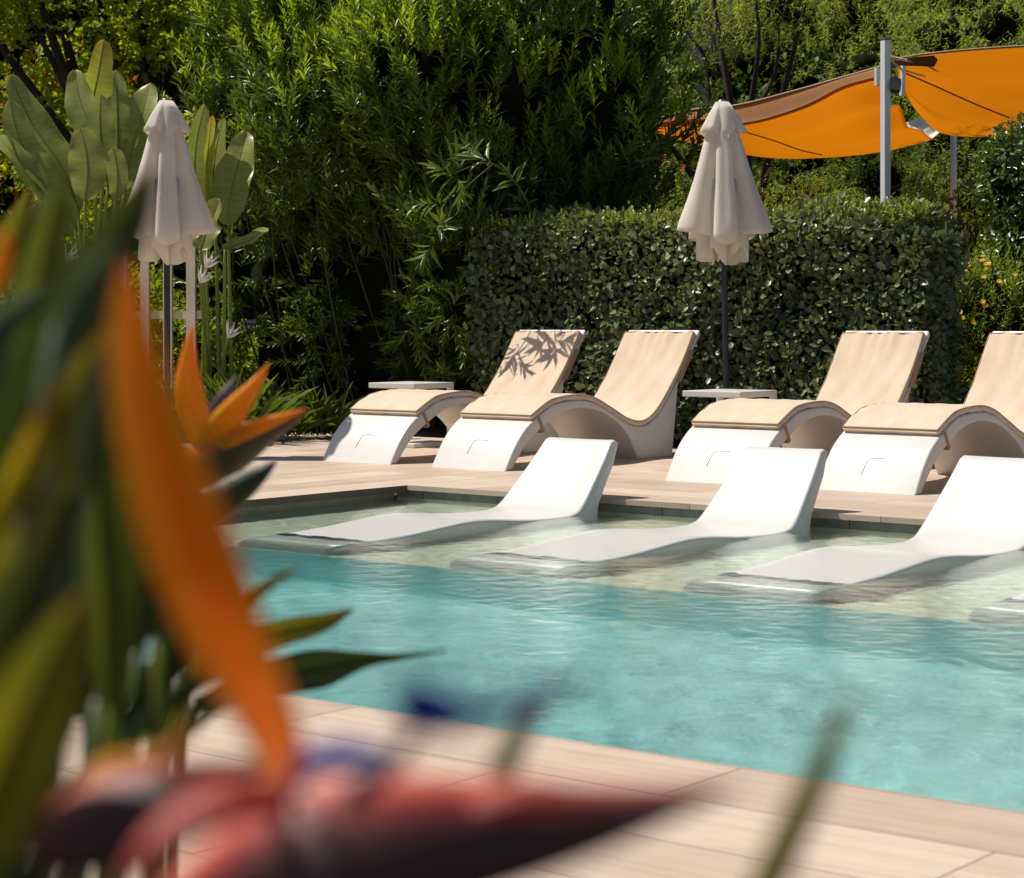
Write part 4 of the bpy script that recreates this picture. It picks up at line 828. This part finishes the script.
for pts, mt, fo in [
    ([(188, 672, 2.0, 12), (240, 645, 2.0, 24), (285, 632, 2.0, 26), (325, 622, 2.0, 18), (353, 609, 2.0, 3)], LF3, .3),
    ([(196, 705, 2.0, 12), (250, 684, 2.0, 26), (290, 674, 2.0, 38), (325, 668, 2.0, 38), (365, 660, 2.0, 16), (400, 657, 2.0, 7), (446, 651, 2.0, 2)], LF2, .3),
    ([(205, 650, 1.4, 12), (250, 600, 1.4, 14), (275, 580, 1.4, 10), (300, 567, 1.4, 2)], LF3, .3),
    ([(150, 665, 1.5, 14), (149, 690, 1.5, 28), (142, 720, 1.5, 30), (128, 745, 1.5, 16), (118, 758, 1.5, 3)], LF1, .3),
    ([(60, 800, 1.2, 10), (120, 745, 1.2, 12), (180, 695, 1.2, 18), (235, 650, 1.2, 26), (275, 630, 1.2, 8)], LF2, .3),
    ([(80, 850, 1.15, 8), (150, 770, 1.15, 10), (205, 715, 1.15, 14), (240, 697, 1.15, 12), (262, 690, 1.15, 4)], LF2, .2)]:
    blade('leaf', pts, mt, pB, o_, bB, fo)

# third plant: the leaf clump filling the left of the picture
bC = P(10, 322, 1.0); bC.z = 0
pC = empty('bird_of_paradise_plant', bC); tag(pC, 'dense clump of blurred upright green leaves filling the left edge', 'plant', 'flowering plants in front of the pool'); o_ = Vector(bC)
for pts, mt, fo in [
    ([(-30, 560, .80, 60), (20, 440, .80, 84), (60, 350, .80, 80), (95, 275, .80, 60), (130, 215, .80, 40), (152, 172, .80, 8)], LF2, .3),
    ([(-15, 470, .95, 40), (20, 370, .95, 62), (40, 290, .95, 56), (52, 225, .95, 34), (60, 185, .95, 8)], LF1, .3),
    ([(-40, 420, .85, 50), (-10, 340, .85, 46), (20, 310, .85, 26), (48, 285, .85, 6)], LF4, .3),
    ([(112, 700, .9, 24), (110, 600, .9, 58), (102, 520, .9, 66), (98, 440, .9, 60), (104, 370, .9, 40), (116, 320, .9, 8)], LF1, .3),
    ([(-20, 720, .75, 50), (5, 600, .75, 76), (40, 490, .75, 70), (72, 400, .75, 50), (108, 330, .75, 10)], LF3, .3),
    ([(-60, 930, .60, 60), (-15, 820, .60, 110), (25, 720, .60, 96), (62, 640, .60, 56), (86, 590, .60, 10)], LF3, .35),
    ([(-60, 860, .66, 60), (-30, 740, .66, 90), (10, 640, .66, 80), (40, 560, .66, 50), (66, 490, .66, 10)], LF2, .35),
    ([(120, 720, 1.1, 10), (160, 680, 1.1, 30), (185, 610, 1.1, 60), (190, 540, 1.1, 50), (180, 470, 1.1, 10)], LF2, .3),
    ([(60, 640, 1.1, 24), (70, 560, 1.1, 60), (60, 480, 1.1, 76), (45, 400, 1.1, 60), (30, 320, 1.1, 10)], LF2, .3),
    ([(20, 700, 1.2, 24), (20, 600, 1.2, 80), (10, 500, 1.2, 90), (-5, 420, 1.2, 60), (-10, 330, 1.2, 10)], LF2, .3),
    ([(140, 640, 1.15, 20), (150, 560, 1.15, 60), (140, 480, 1.15, 70), (128, 410, 1.15, 50), (132, 350, 1.15, 10)], LF2, .3),
    ([(-20, 620, .95, 50), (20, 520, .95, 50), (60, 440, .95, 40), (90, 380, .95, 30), (112, 320, .95, 8)], LF1, .3),
    ([(-30, 330, 2.2, 14), (0, 260, 2.2, 30), (18, 225, 2.2, 30), (30, 190, 2.2, 6)], LF3, .3),
    ([(40, 700, .95, 20), (90, 640, .95, 50), (140, 590, .95, 50), (190, 560, .95, 20), (215, 550, .95, 4)], LF2, .3),
    ([(10, 860, 1.0, 6), (60, 800, 1.0, 9), (110, 735, 1.0, 13), (150, 690, 1.0, 18), (200, 640, 1.0, 4)], LF2, .3),
    ([(60, 330, .7, 10), (78, 300, .7, 22), (100, 268, .7, 24), (120, 240, .7, 5)], LF4, .3),
    ([(-20, 560, .7, 12), (10, 500, .7, 30), (32, 455, .7, 34), (50, 410, .7, 24), (60, 370, .7, 5)], LF5, .3),
    ([(70, 560, .72, 8), (84, 480, .72, 16), (92, 420, .72, 20), (108, 350, .72, 12), (122, 300, .72, 3)], LF4, .25),
    ([(-20, 640, .72, 12), (20, 560, .72, 20), (70, 500, .72, 24), (110, 460, .72, 18), (140, 430, .72, 4)], LF1, .3),
    ([(0, 460, .9, 10), (40, 400, .9, 18), (80, 360, .9, 20), (110, 345, .9, 14), (128, 350, .9, 3)], LF3, .3),
    ([(160, 640, 1.0, 8), (150, 560, 1.0, 22), (138, 490, 1.0, 24), (130, 430, 1.0, 4)], LF1, .3),
    ([(30, 700, .8, 8), (48, 640, .8, 22), (56, 590, .8, 26), (50, 540, .8, 18), (40, 500, .8, 4)], LF1, .3),
    ([(100, 700, 1.0, 8), (128, 650, 1.0, 16), (160, 600, 1.0, 18), (176, 560, 1.0, 4)], LF4, .25),
    ([(-10, 420, 1.0, 10), (12, 370, 1.0, 26), (22, 320, 1.0, 26), (20, 270, 1.0, 5)], LF1, .3),
    ([(20, 830, .7, 10), (48, 770, .7, 22), (70, 715, .7, 24), (84, 660, .7, 14), (90, 620, .7, 3)], LF1, .3),
    ([(-10, 300, 1.1, 10), (8, 262, 1.1, 26), (22, 230, 1.1, 24), (34, 200, 1.1, 5)], LF3, .3),
    ([(30, 250, 1.1, 10), (40, 225, 1.1, 22), (50, 205, 1.1, 20), (56, 180, 1.1, 4)], LF4, .3),
    ([(-40, 500, 1.3, 60), (-10, 400, 1.3, 80), (20, 340, 1.3, 60), (60, 300, 1.3, 10)], LF2, .3),
    ([(90, 720, 1.3, 60), (95, 650, 1.3, 90), (90, 580, 1.3, 90), (60, 500, 1.3, 20)], LF2, .3),
    ([(40, 760, 1.3, 30), (30, 700, 1.3, 70), (20, 620, 1.3, 80), (30, 540, 1.3, 20)], LF2, .3)]:
    blade('leaf', pts, mt, pC, o_, bC, fo)
fl = pod('spathe', [(-40, 300, .9, 20), (-20, 285, .9, 30), (5, 255, .9, 10)], SPA3, pC, o_, .5)
pod('sepal', [(-14, 300, .88, 16), (-3, 275, .88, 20), (4, 250, .88, 15), (7, 225, .88, 3)], ORGC, fl, o_, .4)
st = [tuple(Vector(q)-o_) for q in catmull([tuple(bC), tuple(P(-60, 600, .9)), tuple(P(-41, 302, .9))], 8)]; tube('stalk', st, .007, LF1, pC, 10)
blade('leaf', [(-30, 380, .9, 6), (0, 335, .9, 12), (25, 305, .9, 14), (48, 284, .9, 3)], PINK, pC, o_, bC, .2)
